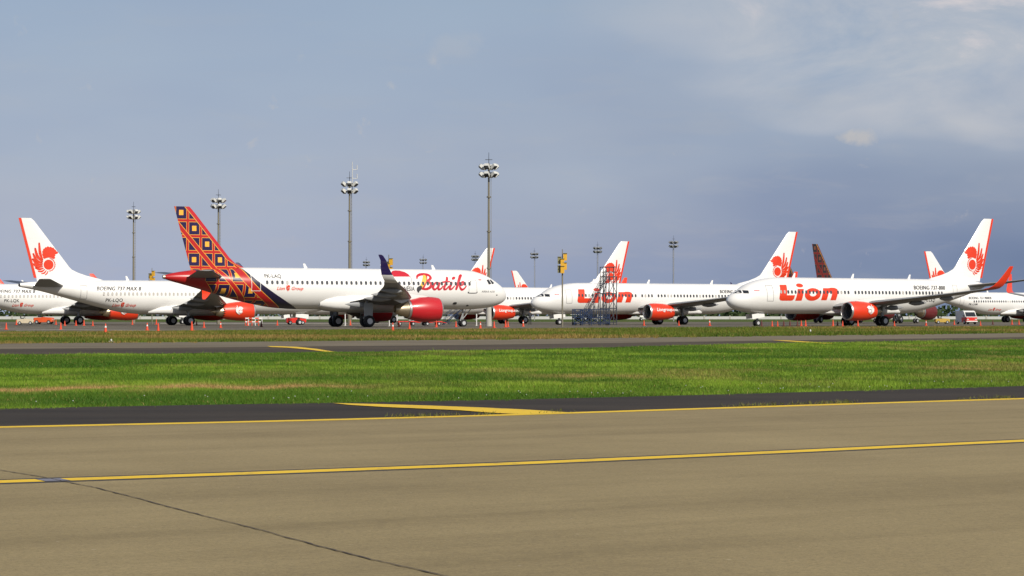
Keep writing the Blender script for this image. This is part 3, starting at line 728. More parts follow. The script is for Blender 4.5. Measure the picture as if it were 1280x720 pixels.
    for pn in ([(920.8, 366.6), (923.8, 362.4), (931.8, 362.6), (930.2, 366.4)], [(932.6, 362.8), (936.8, 363.2), (936.2, 366.9), (931.4, 366.6)]):
        link('flight_deck_window', decal_mesh('flight_deck_window', flat([q(pn)]), mp, M['glass'], .15), root)
    pr = [side_xz(POSE['right'], x, y, 1.8) for x, y in ((946, 362.9), (951.5, 362.9), (951.5, 363.9), (946, 363.9))]
    link('flag', decal_mesh('flag', flat([pr]), mp, M['title_red'], .3), root)
    # blade aerials
    for x in (9.0, 17.5, 26.0 + pa):
        mb = MB(); mb.loft([[(-x, .02, 5.33), (-x - .4, .02, 5.33), (-x - .4, -.02, 5.33), (-x, -.02, 5.33)], [(-x - .3, .012, 5.85), (-x - .5, .012, 5.85), (-x - .5, -.012, 5.85), (-x - .3, -.012, 5.85)]]); mb.build('aerial', M['white'], root)
    # landing gear
    for s in (-1, 1): gear(root, 'main_landing_gear', 19.6 + pa, s * 2.86, .565, .38, .86, 2.2, .13)
    def nd(o):
        for s in (-1, 1):
            mb = MB(); mb.box((-3.85, s * .52, 1.14), (1.72, .03, .52), ry=0.13); mb.build('gear_door', M['white'], o)
    gear(root, 'nose_landing_gear', 4.05, 0, .345, .2, .42, 1.6, .075, door=nd)
    ap_ = MB(); xe = T[-1][0]; ap_.tube((-xe + .02, 0, 4.70), (-xe - .12, 0, 4.71), .2, .15, 14); ap_.build('exhaust_outlet', M['dark'], root)
    return root, mp, T

def registration(root, mp, side, txt, x, z, size=.62):
    link('registration', decal_mesh('registration', place(lettering(txt, size, 0, .006, 1.05), x, z, side), mp, M['ink'], .25), root)
def group_mark(root, mp, side, x, z, wd=3.1):
    a = lettering('Lion', .46, .35, .01, 1.05); b_ = lettering('Group', .46, .35, .01, 1.05)
    link('group_lettering', decal_mesh('group_lettering', place(a, x, z, side), mp, M['lion_red'], .25), root)
    sgn = 1 if side > 0 else -1
    link('group_lettering', decal_mesh('group_lettering', place(b_, x + sgn * 1.52, z, side), mp, M['lion_red'], .25), root)
    V_, F_ = EMB; link('group_emblem', decal_mesh('group_emblem', ([(x + sgn * 1.27 + u * .27, z + .10 + v * .36) for u, v in V_], F_), mp, M['lion_red'], .25), root)

def airbus(side, dull=False):
    T = TA320; root = empty('airliner', (0, 0, 0)); sfx = '_dull' if dull else ''
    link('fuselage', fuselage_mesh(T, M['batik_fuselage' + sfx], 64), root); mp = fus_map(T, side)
    rings = []
    for x, hw, zb, zt in ((9.8, .9, 1.75, 2.2), (10.9, 1.9, 1.58, 2.7), (12.5, 2.12, 1.45, 3.2), (16.5, 2.16, 1.43, 3.4), (18.8, 2.14, 1.48, 3.4), (20.3, 2.0, 1.60, 3.3), (21.2, 1.80, 1.76, 3.1), (21.8, 1.50, 1.95, 2.85)):
        zc = (zb + zt) / 2; hz = (zt - zb) / 2
        rings.append([(-x, hw * abs(math.cos(a)) ** .65 * math.copysign(1, math.cos(a)), zc + hz * abs(math.sin(a)) ** .65 * math.copysign(1, math.sin(a))) for a in np.linspace(0, 2 * math.pi, 32, endpoint=False)])
    MB().loft(rings).build('belly_fairing', M['white'], root)
    for s in (-1, 1):
        st = [(1.2, 11.2, 7.9, 2.45, .13, 0), (2.0, 11.75, 7.1, 2.5, .13, 0), (4.2, 12.95, 5.7, 2.72, .12, 0), (6.4, 14.1, 4.35, 2.98, .115, 0), (10.0, 16.2, 3.2, 3.42, .11, 0), (13.5, 18.5, 2.05, 3.88, .105, 0), (16.3, 20.35, 1.35, 4.26, .10, 0)]
        wg = MB().loft(wing_rings(st, s)).build('wing', M['wing_grey'], root)
        w1 = [(16.3, 20.35, 1.35, 4.26, .10, 0), (16.75, 20.7, 1.28, 4.38, .09, R(20)), (17.1, 21.05, 1.22, 4.6, .085, R(48)), (17.32, 21.4, 1.15, 4.95, .08, R(70))]
        MB().loft(wing_rings(w1, s)).build('sharklet_root', M['white'], wg)
        w2 = [(17.32, 21.4, 1.15, 4.95, .08, R(70)), (17.5, 21.85, .88, 5.55, .075, R(76)), (17.7, 22.25, .58, 6.3, .07, R(78)), (17.8, 22.6, .48, 6.72, .07, R(78)), (17.82, 22.8, .3, 6.82, .07, R(78))]
        MB().loft(wing_rings(w2, s)).build('sharklet', M['navy'], wg)
        for (fx, fy, fz, fl) in ((17.2, 3.9, 2.3, 3.0), (16.9, 7.6, 2.86, 3.0), (17.6, 10.4, 3.2, 2.8), (18.4, 13.2, 3.6, 2.3)):
            mb = MB(); canoe(mb, fx, fy, fz, fl, .15, .27, s); mb.build('flap_track_fairing', M['wing_grey'], wg)
        hs = [(.3, 31.6, 4.0, 4.85, .10, 0), (1.2, 32.1, 3.5, 4.92, .10, 0), (6.1, 35.0, 1.5, 5.42, .09, 0), (6.22, 35.2, 1.2, 5.43, .08, 0)]
        MB().loft(wing_rings(hs, s)).build('horizontal_stabilizer', M['wing_grey'], root)
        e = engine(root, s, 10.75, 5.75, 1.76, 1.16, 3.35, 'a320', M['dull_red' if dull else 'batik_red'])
    le = lin([(5.7, 28.9), (6.05, 29.9), (6.5, 30.6), (11.6, 34.85), (11.76, 35.05)]); te = lin([(5.4, 34.85), (11.76, 36.6)])
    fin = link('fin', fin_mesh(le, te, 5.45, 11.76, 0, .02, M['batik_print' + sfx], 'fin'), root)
    rings = []
    for z in np.linspace(5.75, 11.74, 12):   # red leading-edge ribbon with gold piping wraps the fin's nose
        a = le(z); h = fin_half(a + .48, z, le, te) + .014
        rings.append([(-(a + .50), h, z), (-(a + .25), fin_half(a + .25, z, le, te) + .014, z), (-(a - .015), .02, z), (-(a - .015), -.02, z), (-(a + .25), -fin_half(a + .25, z, le, te) - .014, z), (-(a + .50), -h, z)])
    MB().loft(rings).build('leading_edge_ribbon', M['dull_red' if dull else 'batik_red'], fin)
    for s in (-1, 1):
        rings = [[(-(le(z) + .48), s * (fin_half(le(z) + .48, z, le, te) + .02), z), (-(le(z) + .545), s * (fin_half(le(z) + .545, z, le, te) + .02), z)] for z in np.linspace(5.8, 11.74, 8)]
        MB().loft(rings, False, False, False).build('gold_piping', M['gold'], fin)
    if not dull:
        ps = POSE['batik']
        def S_(pts, wdt, yl=1.97):            # strokes in crop pixels (8x, origin 480,300) -> metres on the flank
            out = []
            for x, y, k in pts:
                u, v = side_xz(ps, 480 + x / 8, 300 + y / 8, yl); out.append((u, v, k * wdt))
            return out
        B = [[(342, 384, .6), (352, 362, .9), (385, 346, 1.0), (430, 342, 1.0), (470, 352, 1.1), (480, 378, 1.2), (455, 402, .9), (420, 412, .7), (450, 418, .9), (474, 440, 1.2), (462, 472, 1.2), (425, 490, 1.0), (380, 488, .7)],
             [(440, 350, 1.3), (424, 400, 1.5), (404, 450, 1.3), (388, 486, .8)],
             [(556, 432, .7), (530, 424, .7), (502, 446, 1.0), (490, 476, 1.1), (504, 494, .9), (528, 482, .7), (552, 444, .8), (560, 430, .9), (544, 470, 1.0), (546, 494, .9), (568, 488, .7), (590, 462, .5)],
             [(646, 378, 1.0), (628, 424, 1.1), (604, 470, 1.0), (602, 492, .9), (624, 490, .7), (648, 462, .5)], [(584, 424, .6), (622, 418, .8), (662, 416, .6)],
             [(680, 428, 1.1), (662, 466, 1.1), (656, 490, .9), (676, 490, .7), (706, 460, .5)], [(700, 388, .9), (712, 380, 1.2), (722, 376, .8)],
             [(796, 352, .9), (780, 366, 1.2), (752, 416, 1.2), (722, 490, 1.0)], [(738, 456, .6), (768, 436, .8), (796, 420, 1.0), (806, 432, .7), (784, 450, .7), (758, 460, .6), (764, 480, 1.0), (778, 496, 1.0), (800, 488, .7), (824, 460, .5)]]
        link('airline_title', decal_mesh('airline_title', flat(strokes([S_(p, .245) for p in B], 6)), mp, M['title_red'], .3), root)
        mp2 = fus_map(T, side, .024); mp3 = fus_map(T, side, .03)
        link('brush_handle', decal_mesh('brush_handle', flat(strokes([S_([(424, 366, 1.0), (412, 400, 1.25), (386, 445, 1.0), (368, 474, .75)], .36)], 5)), mp2, M['gold'], .3), root)
        link('brush_tip', decal_mesh('brush_tip', flat(strokes([S_([(366, 472, .8), (350, 488, 1.2), (344, 502, .9), (346, 522, .2)], .42)], 5)), mp3, M['ink'], .3), root)
        q = lambda pts, yl=1.97: [side_xz(ps, 480 + x / 8, 300 + y / 8, yl) for x, y in pts]
        link('flag_panel', decal_mesh('flag_panel', flat([q([(100, 366), (98, 345), (110, 322), (130, 308), (165, 303), (205, 306), (245, 320), (270, 342), (280, 366)])]), mp, M['title_red'], .3), root)
        link('panel_outline', decal_mesh('panel_outline', flat(strokes([S_([(280, 366, 1), (286, 392, 1), (276, 430, 1), (250, 452, 1), (236, 462, 1)], .035)], 4)), mp, M['ink'], .3), root)
        x0, z0 = side_xz(ps, 480 + 88 / 8, 300 + 506 / 8, 1.97); x1, _z = side_xz(ps, 480 + 306 / 8, 300 + 506 / 8, 1.97)
        t_ = lettering('INDONESIA', .62, 0, .008, 1.05); ln = max(v[0] for v in t_[0])
        link('country_lettering', decal_mesh('country_lettering', place(t_, x0, z0, side, abs(x1 - x0) / ln), mp, M['ink'], .25), root)
        x0, z0 = side_xz(ps, 480 + 968 / 8, 300 + 524 / 8, 1.7)
        link('type_lettering', decal_mesh('type_lettering', place(lettering('AIRBUS A320', .27, .1, 0, 1.1), x0, z0, side), mp, M['ink'], .25), root)
        for pn in ([(1022, 402), (1048, 394), (1066, 440), (1034, 446)], [(1060, 398), (1080, 398), (1108, 432), (1076, 444)]):
            link('flight_deck_window', decal_mesh('flight_deck_window', flat([q(pn, 1.3)]), mp, M['glass'], .12), root)
        link('flag', decal_mesh('flag', flat([q([(952, 394), (985, 394), (985, 403), (952, 403)], 1.8)]), mp, M['title_red'], .3), root)
        dk = [[q([(846, 398)], 1.9)[0], q([(930, 398)], 1.9)[0], q([(930, 532)], 1.9)[0], q([(846, 532)], 1.9)[0]]]
        (xa, za), (xb, _1), (_2, zb_), _3 = dk[0]
        link('door', decal_mesh('door', flat(door_ring(T, side, min(xa, xb), max(xa, xb), min(za, zb_), max(za, zb_), .035)), mp, M['seam'], .3), root)
        link('door_sill', decal_mesh('door_sill', flat(strokes([S_([(842, 520, 1), (850, 530, 1), (924, 530, 1), (934, 520, 1)], .09)], 3)), mp, M['ink'], .3), root)
        for x, y, rr in ((720, 632, .16), (856, 655, .10), (1140, 550, .07), (862, 418, .06)):
            u, v = side_xz(ps, 480 + x / 8, 300 + y / 8, 1.7); link('service_port', decal_mesh('service_port', flat([ell(u, v, rr * 1.5, rr * .8, 12)]), mp, M['ink'], .3), root)
        # aft door seam over the print
        link('door', decal_mesh('door', flat(door_ring(T, side, 28.3, 29.25, 3.55, 5.35, .05)), mp, M['white'], .3), root)
        registration(root, mp, side, 'PK-LAQ', side_xz(ps, 332, 346.5, 1.95)[0], side_xz(ps, 332, 347.2, 1.95)[1], .50)
        group_mark(root, mp, side, side_xz(ps, 346, 362, 1.97)[0], side_xz(ps, 346, 362.4, 1.97)[1])
        xw0 = side_xz(ps, 334.5, 352, 1.95)[0]
        k = 0
        while True:
            x = xw0 - .533 * k; k += 1
            if x < 4.9: break
            o = link('cabin_window', WIN_S if k in (5,) else WIN_D, root, fus_map(T, side, .004)(x, 4.42)); o.rotation_euler = (side * .28, 0, 0)
    for x in (8.2, 14.0, 22.5):
        mb = MB(); mb.loft([[(-x, .02, 5.87), (-x - .4, .02, 5.87), (-x - .4, -.02, 5.87), (-x, -.02, 5.87)], [(-x - .3, .012, 6.35), (-x - .5, .012, 6.35), (-x - .5, -.012, 6.35), (-x - .3, -.012, 6.35)]]); mb.build('aerial', M['white'], root)
    for s in (-1, 1):
        gear(root, 'main_landing_gear', 17.71, s * 3.8, .585, .40, .93, 2.6, .15)
        mb = MB(); mb.box((-17.75, s * 4.15, 1.75), (.95, .05, 1.3)); mb.build('gear_door', M['gear_grey'], root)
    gear(root, 'nose_landing_gear', 5.07, 0, .38, .22, .5, 2.0, .09)
    ap_ = MB(); ap_.tube((-37.5, 0, 4.88), (-37.75, 0, 4.90), .22, .17, 14); ap_.build('exhaust_outlet', M['hot_metal'], root)
    return root, mp, T

# ------------------------------------------------------------------ aircraft: the parked fleet
bat, mpb, Tb = airbus(-1); pose_obj(bat, 'batik')
tag(bat, 'white twin-engine airliner with red and navy patterned tail and Batik title', 'airliner')
rt, mpr, Tr = boeing(1, '800'); pose_obj(rt, 'right')
tag(rt, 'rightmost complete white airliner with orange-red Lion title, nose pointing left', 'airliner', 'lion airliners facing left')
registration(rt, mpr, 1, 'PK-LKQ', 27.0, 2.75, .5)
md, mpm, Tm = boeing(1, '900'); pose_obj(md, 'mid')
tag(md, 'white airliner with orange-red Lion title behind the scaffold tower, nose pointing left', 'airliner', 'lion airliners facing left')
mx_, mpx, Tx = boeing(-1, 'max'); pose_obj(mx_, 'max')
tag(mx_, 'white airliner lettered BOEING 737 MAX 8 with lion-emblem tail at far left', 'airliner', 'lion airliners facing right')
far900, mpf, Tf = boeing(-1, '900'); pose_obj(far900, 'p11')
tag(far900, 'white airliner entering at the right edge behind the rightmost Lion jet, nose out of frame', 'airliner', 'lion airliners facing right')
registration(far900, mpf, -1, 'PK-LHM', 33.3, 3.05, .5); group_mark(far900, mpf, -1, 28.9, 2.15)
p1 = copy_tree(mx_); pose_obj(p1, 'p1'); tag(p1, 'white airliner at the left edge, tail out of frame, behind the tall lion-emblem tail')
registration(mx_, mpx, -1, 'PK-LQO', 29.5, 2.8, .55); group_mark(mx_, mpx, -1, 28.6, 2.25)
registration(p1, mpx, -1, 'PK-LQK', 29.3, 2.95, .55); group_mark(p1, mpx, -1, 28.2, 2.4)
p6 = copy_tree(md); pose_obj(p6, 'p6'); tag(p6, 'white airliner whose lion-emblem tail rises directly behind the scaffold tower')
p7 = copy_tree(md); pose_obj(p7, 'p7'); tag(p7, "white airliner of which the tail shows above the patterned jet's flight deck")
p8 = copy_tree(far900); pose_obj(p8, 'p8'); tag(p8, 'distant white airliner, small tail with red rear edge left of the yellow signal pole')
for ch in list(p8.children):
    if ch.name.startswith(('registration', 'group_')): bpy.data.objects.remove(ch)
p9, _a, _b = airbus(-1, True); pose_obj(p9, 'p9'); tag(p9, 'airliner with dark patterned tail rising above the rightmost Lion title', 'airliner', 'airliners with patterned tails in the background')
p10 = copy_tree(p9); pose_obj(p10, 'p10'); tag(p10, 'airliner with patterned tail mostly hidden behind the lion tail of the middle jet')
p12 = copy_tree(rt); pose_obj(p12, 'p12'); tag(p12, 'airliner beyond the right edge, only its red winglet in view')

# ------------------------------------------------------------------ floodlight masts
def mast(lamp='lamp_white', steel='mast_steel', thin=1.0):
    root = empty('floodlight_mast', (0, 0, 0))
    mb = MB(); mb.tube((0, 0, 0), (0, 0, 2.0), .24 * thin, .22 * thin, 12); mb.tube((0, 0, 2.0), (0, 0, 8.5), .165 * thin, .135 * thin, 12); mb.tube((0, 0, 8.5), (0, 0, 14.6), .115 * thin, .09 * thin, 12)
    for z in (2.0, 5.2, 8.5, 11.6): mb.tube((0, 0, z - .06), (0, 0, z + .06), .21 * thin, .21 * thin, 12)
    mb.build('pole', M[steel], root)
    lad = MB()
    for s in (-.14, .14): lad.tube((.26, s, .5), (.22, s, 13.6), .02, .02, 5)
    for k in range(38): lad.tube((.26 - .001 * k, -.14, .7 + .34 * k), (.26 - .001 * k, .14, .7 + .34 * k), .014, .014, 4)
    lad.build('ladder', M['mast_steel'], root)
    fr = MB()
    for z in (13.55, 14.35):
        fr.tube((-.75, 0, z), (.75, 0, z), .05, .05, 6); fr.tube((0, -.75, z), (0, .75, z), .05, .05, 6)
        for k in range(10):
            a, b_ = 2 * math.pi * k / 10, 2 * math.pi * (k + 1) / 10
            fr.tube((.62 * math.cos(a), .62 * math.sin(a), z), (.62 * math.cos(b_), .62 * math.sin(b_), z), .035, .035, 5)
    fr.build('head_frame', M['scaffold_steel'], root)
    for z in (13.5, 14.2):
        for k in range(6):
            a = 2 * math.pi * (k + .25) / 6; c = Vector((.74 * math.cos(a), .74 * math.sin(a), z + .12))
            lm = MB(); lm.box((0, 0, 0), (.32, .50, .48), taper=.82)
            m4 = Matrix.Translation(c) @ Matrix.Rotation(a, 4, 'Z') @ Matrix.Rotation(R(52), 4, 'Y')
            lm.v = [tuple(m4 @ Vector(p)) for p in lm.v]; l = lm.build('floodlight', M[lamp], root, smooth=False)
            gl_ = MB(); gl_.box((.175, 0, 0), (.03, .42, .40)); gl_.v = [tuple(m4 @ Vector(p)) for p in gl_.v]; gl_.build('lamp_glass', M['glass'], l, smooth=False)
    rd = MB(); rd.tube((0, 0, 14.6), (0, 0, 15.6), .035, .02, 6); rd.tube((-.35, 0, 14.95), (.35, 0, 14.95), .03, .03, 5); rd.tube((0, -.3, 14.95), (0, .3, 14.95), .03, .03, 5)
    rd.build('lightning_rod', M['scaffold_steel'], root)
    return root
mp_ = mast(); mf_ = mast('lamp_dark', 'far_steel', .5); MASTS = []
near_m = [(611, 252, 'tallest floodlight mast, rising behind the nose of the patterned-tail jet'), (437, 285, 'tall floodlight mast carrying extra aerials, behind the middle of the patterned-tail jet'), (273, 325, 'floodlight mast just right of the patterned red and navy tail'), (167, 360, 'floodlight mast above the jet lettered BOEING 737 MAX 8, leftmost of the masts')]
far_m = [(668, 603, 'small distant floodlight mast just left of the yellow signal pole'), (747, 552, 'small distant floodlight mast above the nose of the middle Lion jet'), (842, 509, 'distant floodlight mast above the tail half of the middle Lion jet'), (594, 628, 'tiny distant floodlight mast touching the tail above the patterned jet'), (529, 665, 'tiny distant floodlight mast above the Batik title'), (458, 695, 'tiny distant floodlight mast left of the navy sharklet')]
for i, (px, d, lb) in enumerate(near_m + far_m):
    o = mp_ if i == 0 else mf_ if i == 4 else copy_tree(mp_ if i < 4 else mf_)
    o.location = at(px, d); o.rotation_euler = (0, 0, R(17 * i)); o.scale = (1.1, 1.1, 1.21); tag(o, lb, 'floodlight mast', 'floodlight masts along the apron'); MASTS.append(o)
m2 = MASTS[1]; ad = MB()
ad.tube((.32, 0, 13.4), (.32, 0, 16.6), .05, .035, 6)
for z in (14.9, 15.8): ad.tube((.32, 0, z), (.85, 0, z), .03, .03, 5); ad.tube((.85, 0, z), (.85, 0, z + .45), .05, .05, 6)
a_o = ad.build('aerial', M['lamp_white'], m2)
# the near mast stands on a short concrete stub
st_ = MB(); st_.tube((0, 0, 0), (0, 0, 2.05), .30, .28, 14); st_.build('concrete_stub', M['concrete_post'], MASTS[0])

# ------------------------------------------------------------------ yellow signal poles
def signal_pole():
    root = empty('signal_pole', (0, 0, 0))
    mb = MB(); mb.tube((0, 0, 0), (0, 0, 5.6), .085, .075, 10); mb.tube((0, 0, 5.6), (0, 0, 7.9), .06, .04, 8); mb.build('pole', M['mast_steel'], root)
    for (x, y, z, mt) in ((-.33, .1, 6.75, 'olive'), (-.33, .1, 5.85, 'olive'), (.30, -.15, 7.1, 'signal_yellow'), (.28, -.15, 6.15, 'signal_yellow'), (0, -.22, 6.55, 'signal_yellow'), (0, -.22, 5.80, 'signal_yellow')):
        b_ = MB(); b_.box((x * .9, y, z), (.38, .36, .70)); o = b_.build('signal_box', M[mt], root, smooth=False)
        h = MB(); h.box((x * .9, y - .03, z + .38), (.42, .48, .04)); h.build('hood', M['olive'], o, smooth=False)
    return root
sp = signal_pole()
for i, (px, d, lb) in enumerate([(703, 236, 'yellow signal boxes on a slim pole in front of the middle Lion jet nose'), (486, 257, 'yellow signal box showing just behind the navy sharklet'), (190, 327, 'yellow signal boxes above the roof of the leftmost complete jet')]):
    o = sp if i == 0 else copy_tree(sp); o.location = at(px, d); o.rotation_euler = (0, 0, R(-8 * i)); tag(o, lb, 'signal pole', 'yellow signal poles')

# ------------------------------------------------------------------ traffic cones
def cone(mat, band=False):
    root = empty('traffic_cone', (0, 0, 0))
    b_ = MB(); b_.box((0, 0, .025), (.34, .34, .05)); b_.build('base', M[mat], root, smooth=False)
    c = MB(); c.loft([[(r * math.cos(a), r * math.sin(a), z) for a in np.linspace(0, 2 * math.pi, 14, endpoint=False)] for z, r in ((.05, .128), (.40, .085), (.72, .04), (.75, .03))]); c.build('cone_body', M[mat], root)
    if band:
        w_ = MB(); w_.loft([[(r * math.cos(a), r * math.sin(a), z) for a in np.linspace(0, 2 * math.pi, 14, endpoint=False)] for z, r in ((.42, .088), (.56, .068))], False, False); w_.build('reflective_band', M['pole_white'], root)
    return root
co_ = cone('cone_orange'); cm_ = cone('cone_maroon'); cw_ = cone('cone_orange', True); first = {'o': True, 'm': True, 'w': True}
CONES = [  # pixel column, depth, kind, where it stands
    (7.8, 188, 'o', 'nearest the left edge of the picture'), (20.5, 292, 'o', 'beside the wheels at the left edge'), (70, 300, 'o', 'behind the red barrier at far left, farther of two'), (76, 190, 'o', 'in front of the dark wheels below the lion tail'),
    (81, 262, 'o', 'directly left of the wheels below the lion tail'), (95, 266, 'o', 'in front of the pair of wheels below the lion tail'), (105, 268, 'o', 'touching the hub of the wheels below the lion tail'), (116, 258, 'o', 'below the rear door of the jet at far left'),
    (132, 150, 'w', 'standing in the verge below the PK-LQO lettering'), (165.5, 300, 'o', 'behind, below the distant red engine at left'), (184, 176, 'w', 'white-topped, near the verge left of the main wheels'), (195.5, 305, 'o', 'far, beside the main wheels under the left jet'),
    (197.8, 166, 'o', 'near the verge in front of the left main wheels'), (239.8, 167, 'o', 'near the verge below the left wing shadow'), (245.8, 285, 'o', 'behind the near main wheels of the left jet'), (255, 216, 'o', 'between the left main wheels and the emblem engine'), (275.8, 216, 'w', 'below the rear of the emblem engine'),
    (309.5, 266, 'o', 'beneath the front of the emblem engine'), (326.7, 232, 'm', 'right of the striped barrier'), (346.7, 275, 'o', 'left of the red tractor under the patterned jet'), (438, 276, 'o', 'between the two main wheels of the patterned jet'), (491, 168, 'w', 'large and bright, left of the red nacelle'),
    (498.8, 246, 'o', 'just behind the bright one below the red nacelle'), (511.9, 195, 'o', 'below the front of the red nacelle exhaust'), (545.5, 228, 'o', 'below the inlet of the red nacelle'), (570, 236, 'o', 'just left of the nose wheels of the patterned jet'), (600.5, 206, 'w', 'first right of the nose wheels of the patterned jet'),
    (617.7, 214, 'o', 'right beside the foot of the tallest mast'), (632, 226, 'o', 'below the orange engine, left of a pair'), (635, 238, 'o', 'below the orange engine, right of a pair'), (654, 246, 'w', 'in front of dark wheels between the two noses'), (805, 268, 'o', 'left of the orange engine of the middle Lion jet'),
    (848.6, 272, 'o', 'touching the main wheel of the middle Lion jet'), (887, 262, 'w', 'standing alone left of the right Lion nose'), (952, 246, 'm', 'just right of the right Lion nose wheels'), (965.2, 248, 'o', 'left one of two under the right Lion title'), (972, 246, 'o', 'right one of two under the right Lion title'),
    (979.7, 250, 'm', 'first of three dark ones under the right Lion title'), (987.5, 250, 'm', 'second of three dark ones under the right Lion title'), (996.8, 252, 'm', 'third of three dark ones under the right Lion title'), (1001.6, 254, 'o', 'just right of the three dark ones'), (1007, 252, 'o', 'at the front end of the far engine of the right Lion jet'),
    (1041.3, 252, 'o', 'left of the near engine inlet on the right Lion jet'), (1046.9, 256, 'm', 'between two orange ones near the right engine inlet'), (1053.3, 246, 'o', 'directly below the right engine inlet'), (1072.4, 248, 'o', 'below the emblem engine of the right Lion jet'), (1118, 254, 'o', 'between two sets of wheels behind the right engine'),
    (1157.6, 268, 'w', 'below the tail of the right Lion jet'), (1192.8, 292, 'o', 'left of the small white and red van'), (1225.6, 268, 'o', 'standing alone right of the small van'), (1241, 300, 'm', 'beside the wheels at the right edge'), (1265, 300, 'o', 'in front of the wheels at the right edge'), (1273.7, 300, 'o', 'last one at the right edge of the picture')]
for px, d, k, wh in CONES:
    src = {'o': co_, 'm': cm_, 'w': cw_}[k]
    o = src if first[k] else copy_tree(src); first[k] = False
    o.location = at(px, d); o.rotation_euler = (0, 0, random.uniform(0, 6)); s = random.uniform(.74, .95); o.scale = (s, s, s)
    tag(o, ('dark maroon' if k == 'm' else 'orange') + ' traffic cone ' + wh, 'traffic cone', 'traffic cones on the apron')

# ------------------------------------------------------------------ white marker posts, striped barrier
def post(px, d, h, r, lb, name='marker_post', cat='post'):
    root = empty(name, at(px, d)); mb = MB(); mb.tube((0, 0, .04), (0, 0, h), r, r, 10); mb.build('shaft', M['pole_white'], root)
    b_ = MB(); b_.box((0, 0, .02), (r * 5, r * 5, .04)); b_.build('base_plate', M['concrete_post'], root, smooth=False); tag(root, lb, cat, 'white posts'); return root
post(431.5, 262, 1.35, .06, 'white post between the main wheels of the patterned-tail jet')
post(486.6, 252, 1.75, .055, 'tall white post left of the red nacelle exhaust')
post(595.7, 262, 1.35, .06, 'white post right of the nose wheels of the patterned-tail jet')
post(139, 96, .12, .035, 'short white marker on the far taxiway at left'); post(1013, 152, .20, .05, 'short white marker in the verge below the right Lion jet')
br = empty('striped_barrier', at(317, 268), R(6), 'red and white striped barrier in front of the emblem engine', 'barrier')
for k in range(6):
    p = MB(); x = -.95 + .38 * k; p.tube((x, 0, 0), (x, 0, .95), .05, .05, 8); p.build('upright', M['pole_white' if k % 2 else 'cone_orange'], br)
for z in (.45, .85):
    for k in range(5):
        p = MB(); p.box((-.76 + .38 * k, -.07, z), (.378, .03, .14)); p.build('board', M['cone_orange' if k % 2 else 'pole_white'], br, smooth=False)

# ------------------------------------------------------------------ scaffold tower and steel steps
sct = empty('scaffold_tower', at(760.5, 284), R(12), 'tall steel scaffold tower in front of the middle Lion title', 'scaffold')
W2, D2 = .85, .75
for x in (-W2, -.10, W2):
    for y in (-D2, D2):
        p = MB(); p.tube((x, y, 0), (x, y, 7.15 if y > 0 or x < W2 else 5.9), .055, .055, 7); p.build('standard', M['scaffold_steel'], sct)
for z in (.35, 2.05, 3.85, 5.9, 6.5, 7.1):
    for y in (-D2, D2): p = MB(); p.tube((-W2, y, z), (W2, y, z), .045, .045, 6); p.build('ledger', M['scaffold_steel'], sct)
    for x in (-W2, W2): p = MB(); p.tube((x, -D2, z), (x, D2, z), .032, .032, 6); p.build('transom', M['scaffold_steel'], sct)
for z0, z1 in ((.35, 2.05), (2.05, 3.85), (3.85, 5.9)):
    for a, b_ in ((-W2, -.1), (W2, -.1), (-.1, W2)):
        p = MB(); p.tube((a, -D2, z0), (b_, -D2, z1), .036, .036, 6); p.build('brace', M['scaffold_steel'], sct)
for z in (2.1, 3.9, 5.95):
    for k in range(4): p = MB(); p.box((-.64 + .43 * k, 0, z), (.40, 1.4, .05)); p.build('plank', M['plank'], sct, smooth=False)
def steps(root, n, run, rise, wd, mat, railh=1.0):
    for k in range(n):
        p = MB(); p.box((k * run, 0, (k + 1) * rise), (run * 1.05, wd, .04)); p.build('tread', M[mat], root, smooth=False)
    for s in (-wd / 2, wd / 2):
        p = MB(); p.tube((-run, s, 0), (n * run, s, (n + .6) * rise), .05, .05, 6); p.build('stringer', M[mat], root)
        for dz_ in (railh * .5, railh): p = MB(); p.tube((-run * .5, s, dz_ + .2), (n * run, s, (n + .6) * rise + dz_), .028, .028, 6); p.build('handrail', M[mat], root)
        for k in range(0, n + 1, 3): p = MB(); p.tube((k * run, s, (k + .8) * rise), (k * run, s, (k + .8) * rise + railh), .024, .024, 6); p.build('baluster', M[mat], root)
        for k in range(2, n + 1, 4): p = MB(); p.tube((k * run, s, .05), (k * run, s, (k + .5) * rise), .04, .04, 6); p.build('leg', M[mat], root)
    for k in range(2, n - 1, 4):
        p = MB(); p.tube((k * run, -wd / 2, .2), ((k + 4) * run, -wd / 2, (k + 3) * rise), .03, .03, 6); p.build('brace', M[mat], root)
st1 = empty('maintenance_steps', at(727, 281), R(8), 'grey-blue steel steps climbing towards the scaffold tower', 'steps'); steps(st1, 20, .155, .28, .95, 'scaffold_steel')
pl = empty('work_platform', at(730, 276), R(8), 'low dark blue work platform at the foot of the scaffold tower', 'platform')
for x in (-1.3, -.3, .8, 1.9, 3.0):
    for y in (-.6, .6): p = MB(); p.tube((x, y, 0), (x, y, 1.9 if x < 1 else 1.35), .05, .05, 6); p.build('leg', M['stair_blue'], pl)
for z in (.25, .95, 1.9):
    for y in (-.6, .6): p = MB(); p.tube((-1.3, y, z), (3.0, y, z), .045, .045, 6); p.build('rail', M['stair_blue'], pl)
for x in (-1.3, -.3, .8, 1.9):
    for y in (-.6, .6):
        for za, zb2 in ((.25, .95), (.95, .25)) + (((.95, 1.9), (1.9, .95)) if x < .5 else ()): p = MB(); p.tube((x, y, za), (x + 1.05, y, zb2), .04, .04, 6); p.build('brace', M['stair_blue'], pl)
for k in range(9):
    for y in (-.6, .6): p = MB(); p.tube((-1.1 + .5 * k, y, .95), (-1.1 + .5 * k, y, 1.95), .03, .03, 6); p.build('baluster', M['stair_blue'], pl)
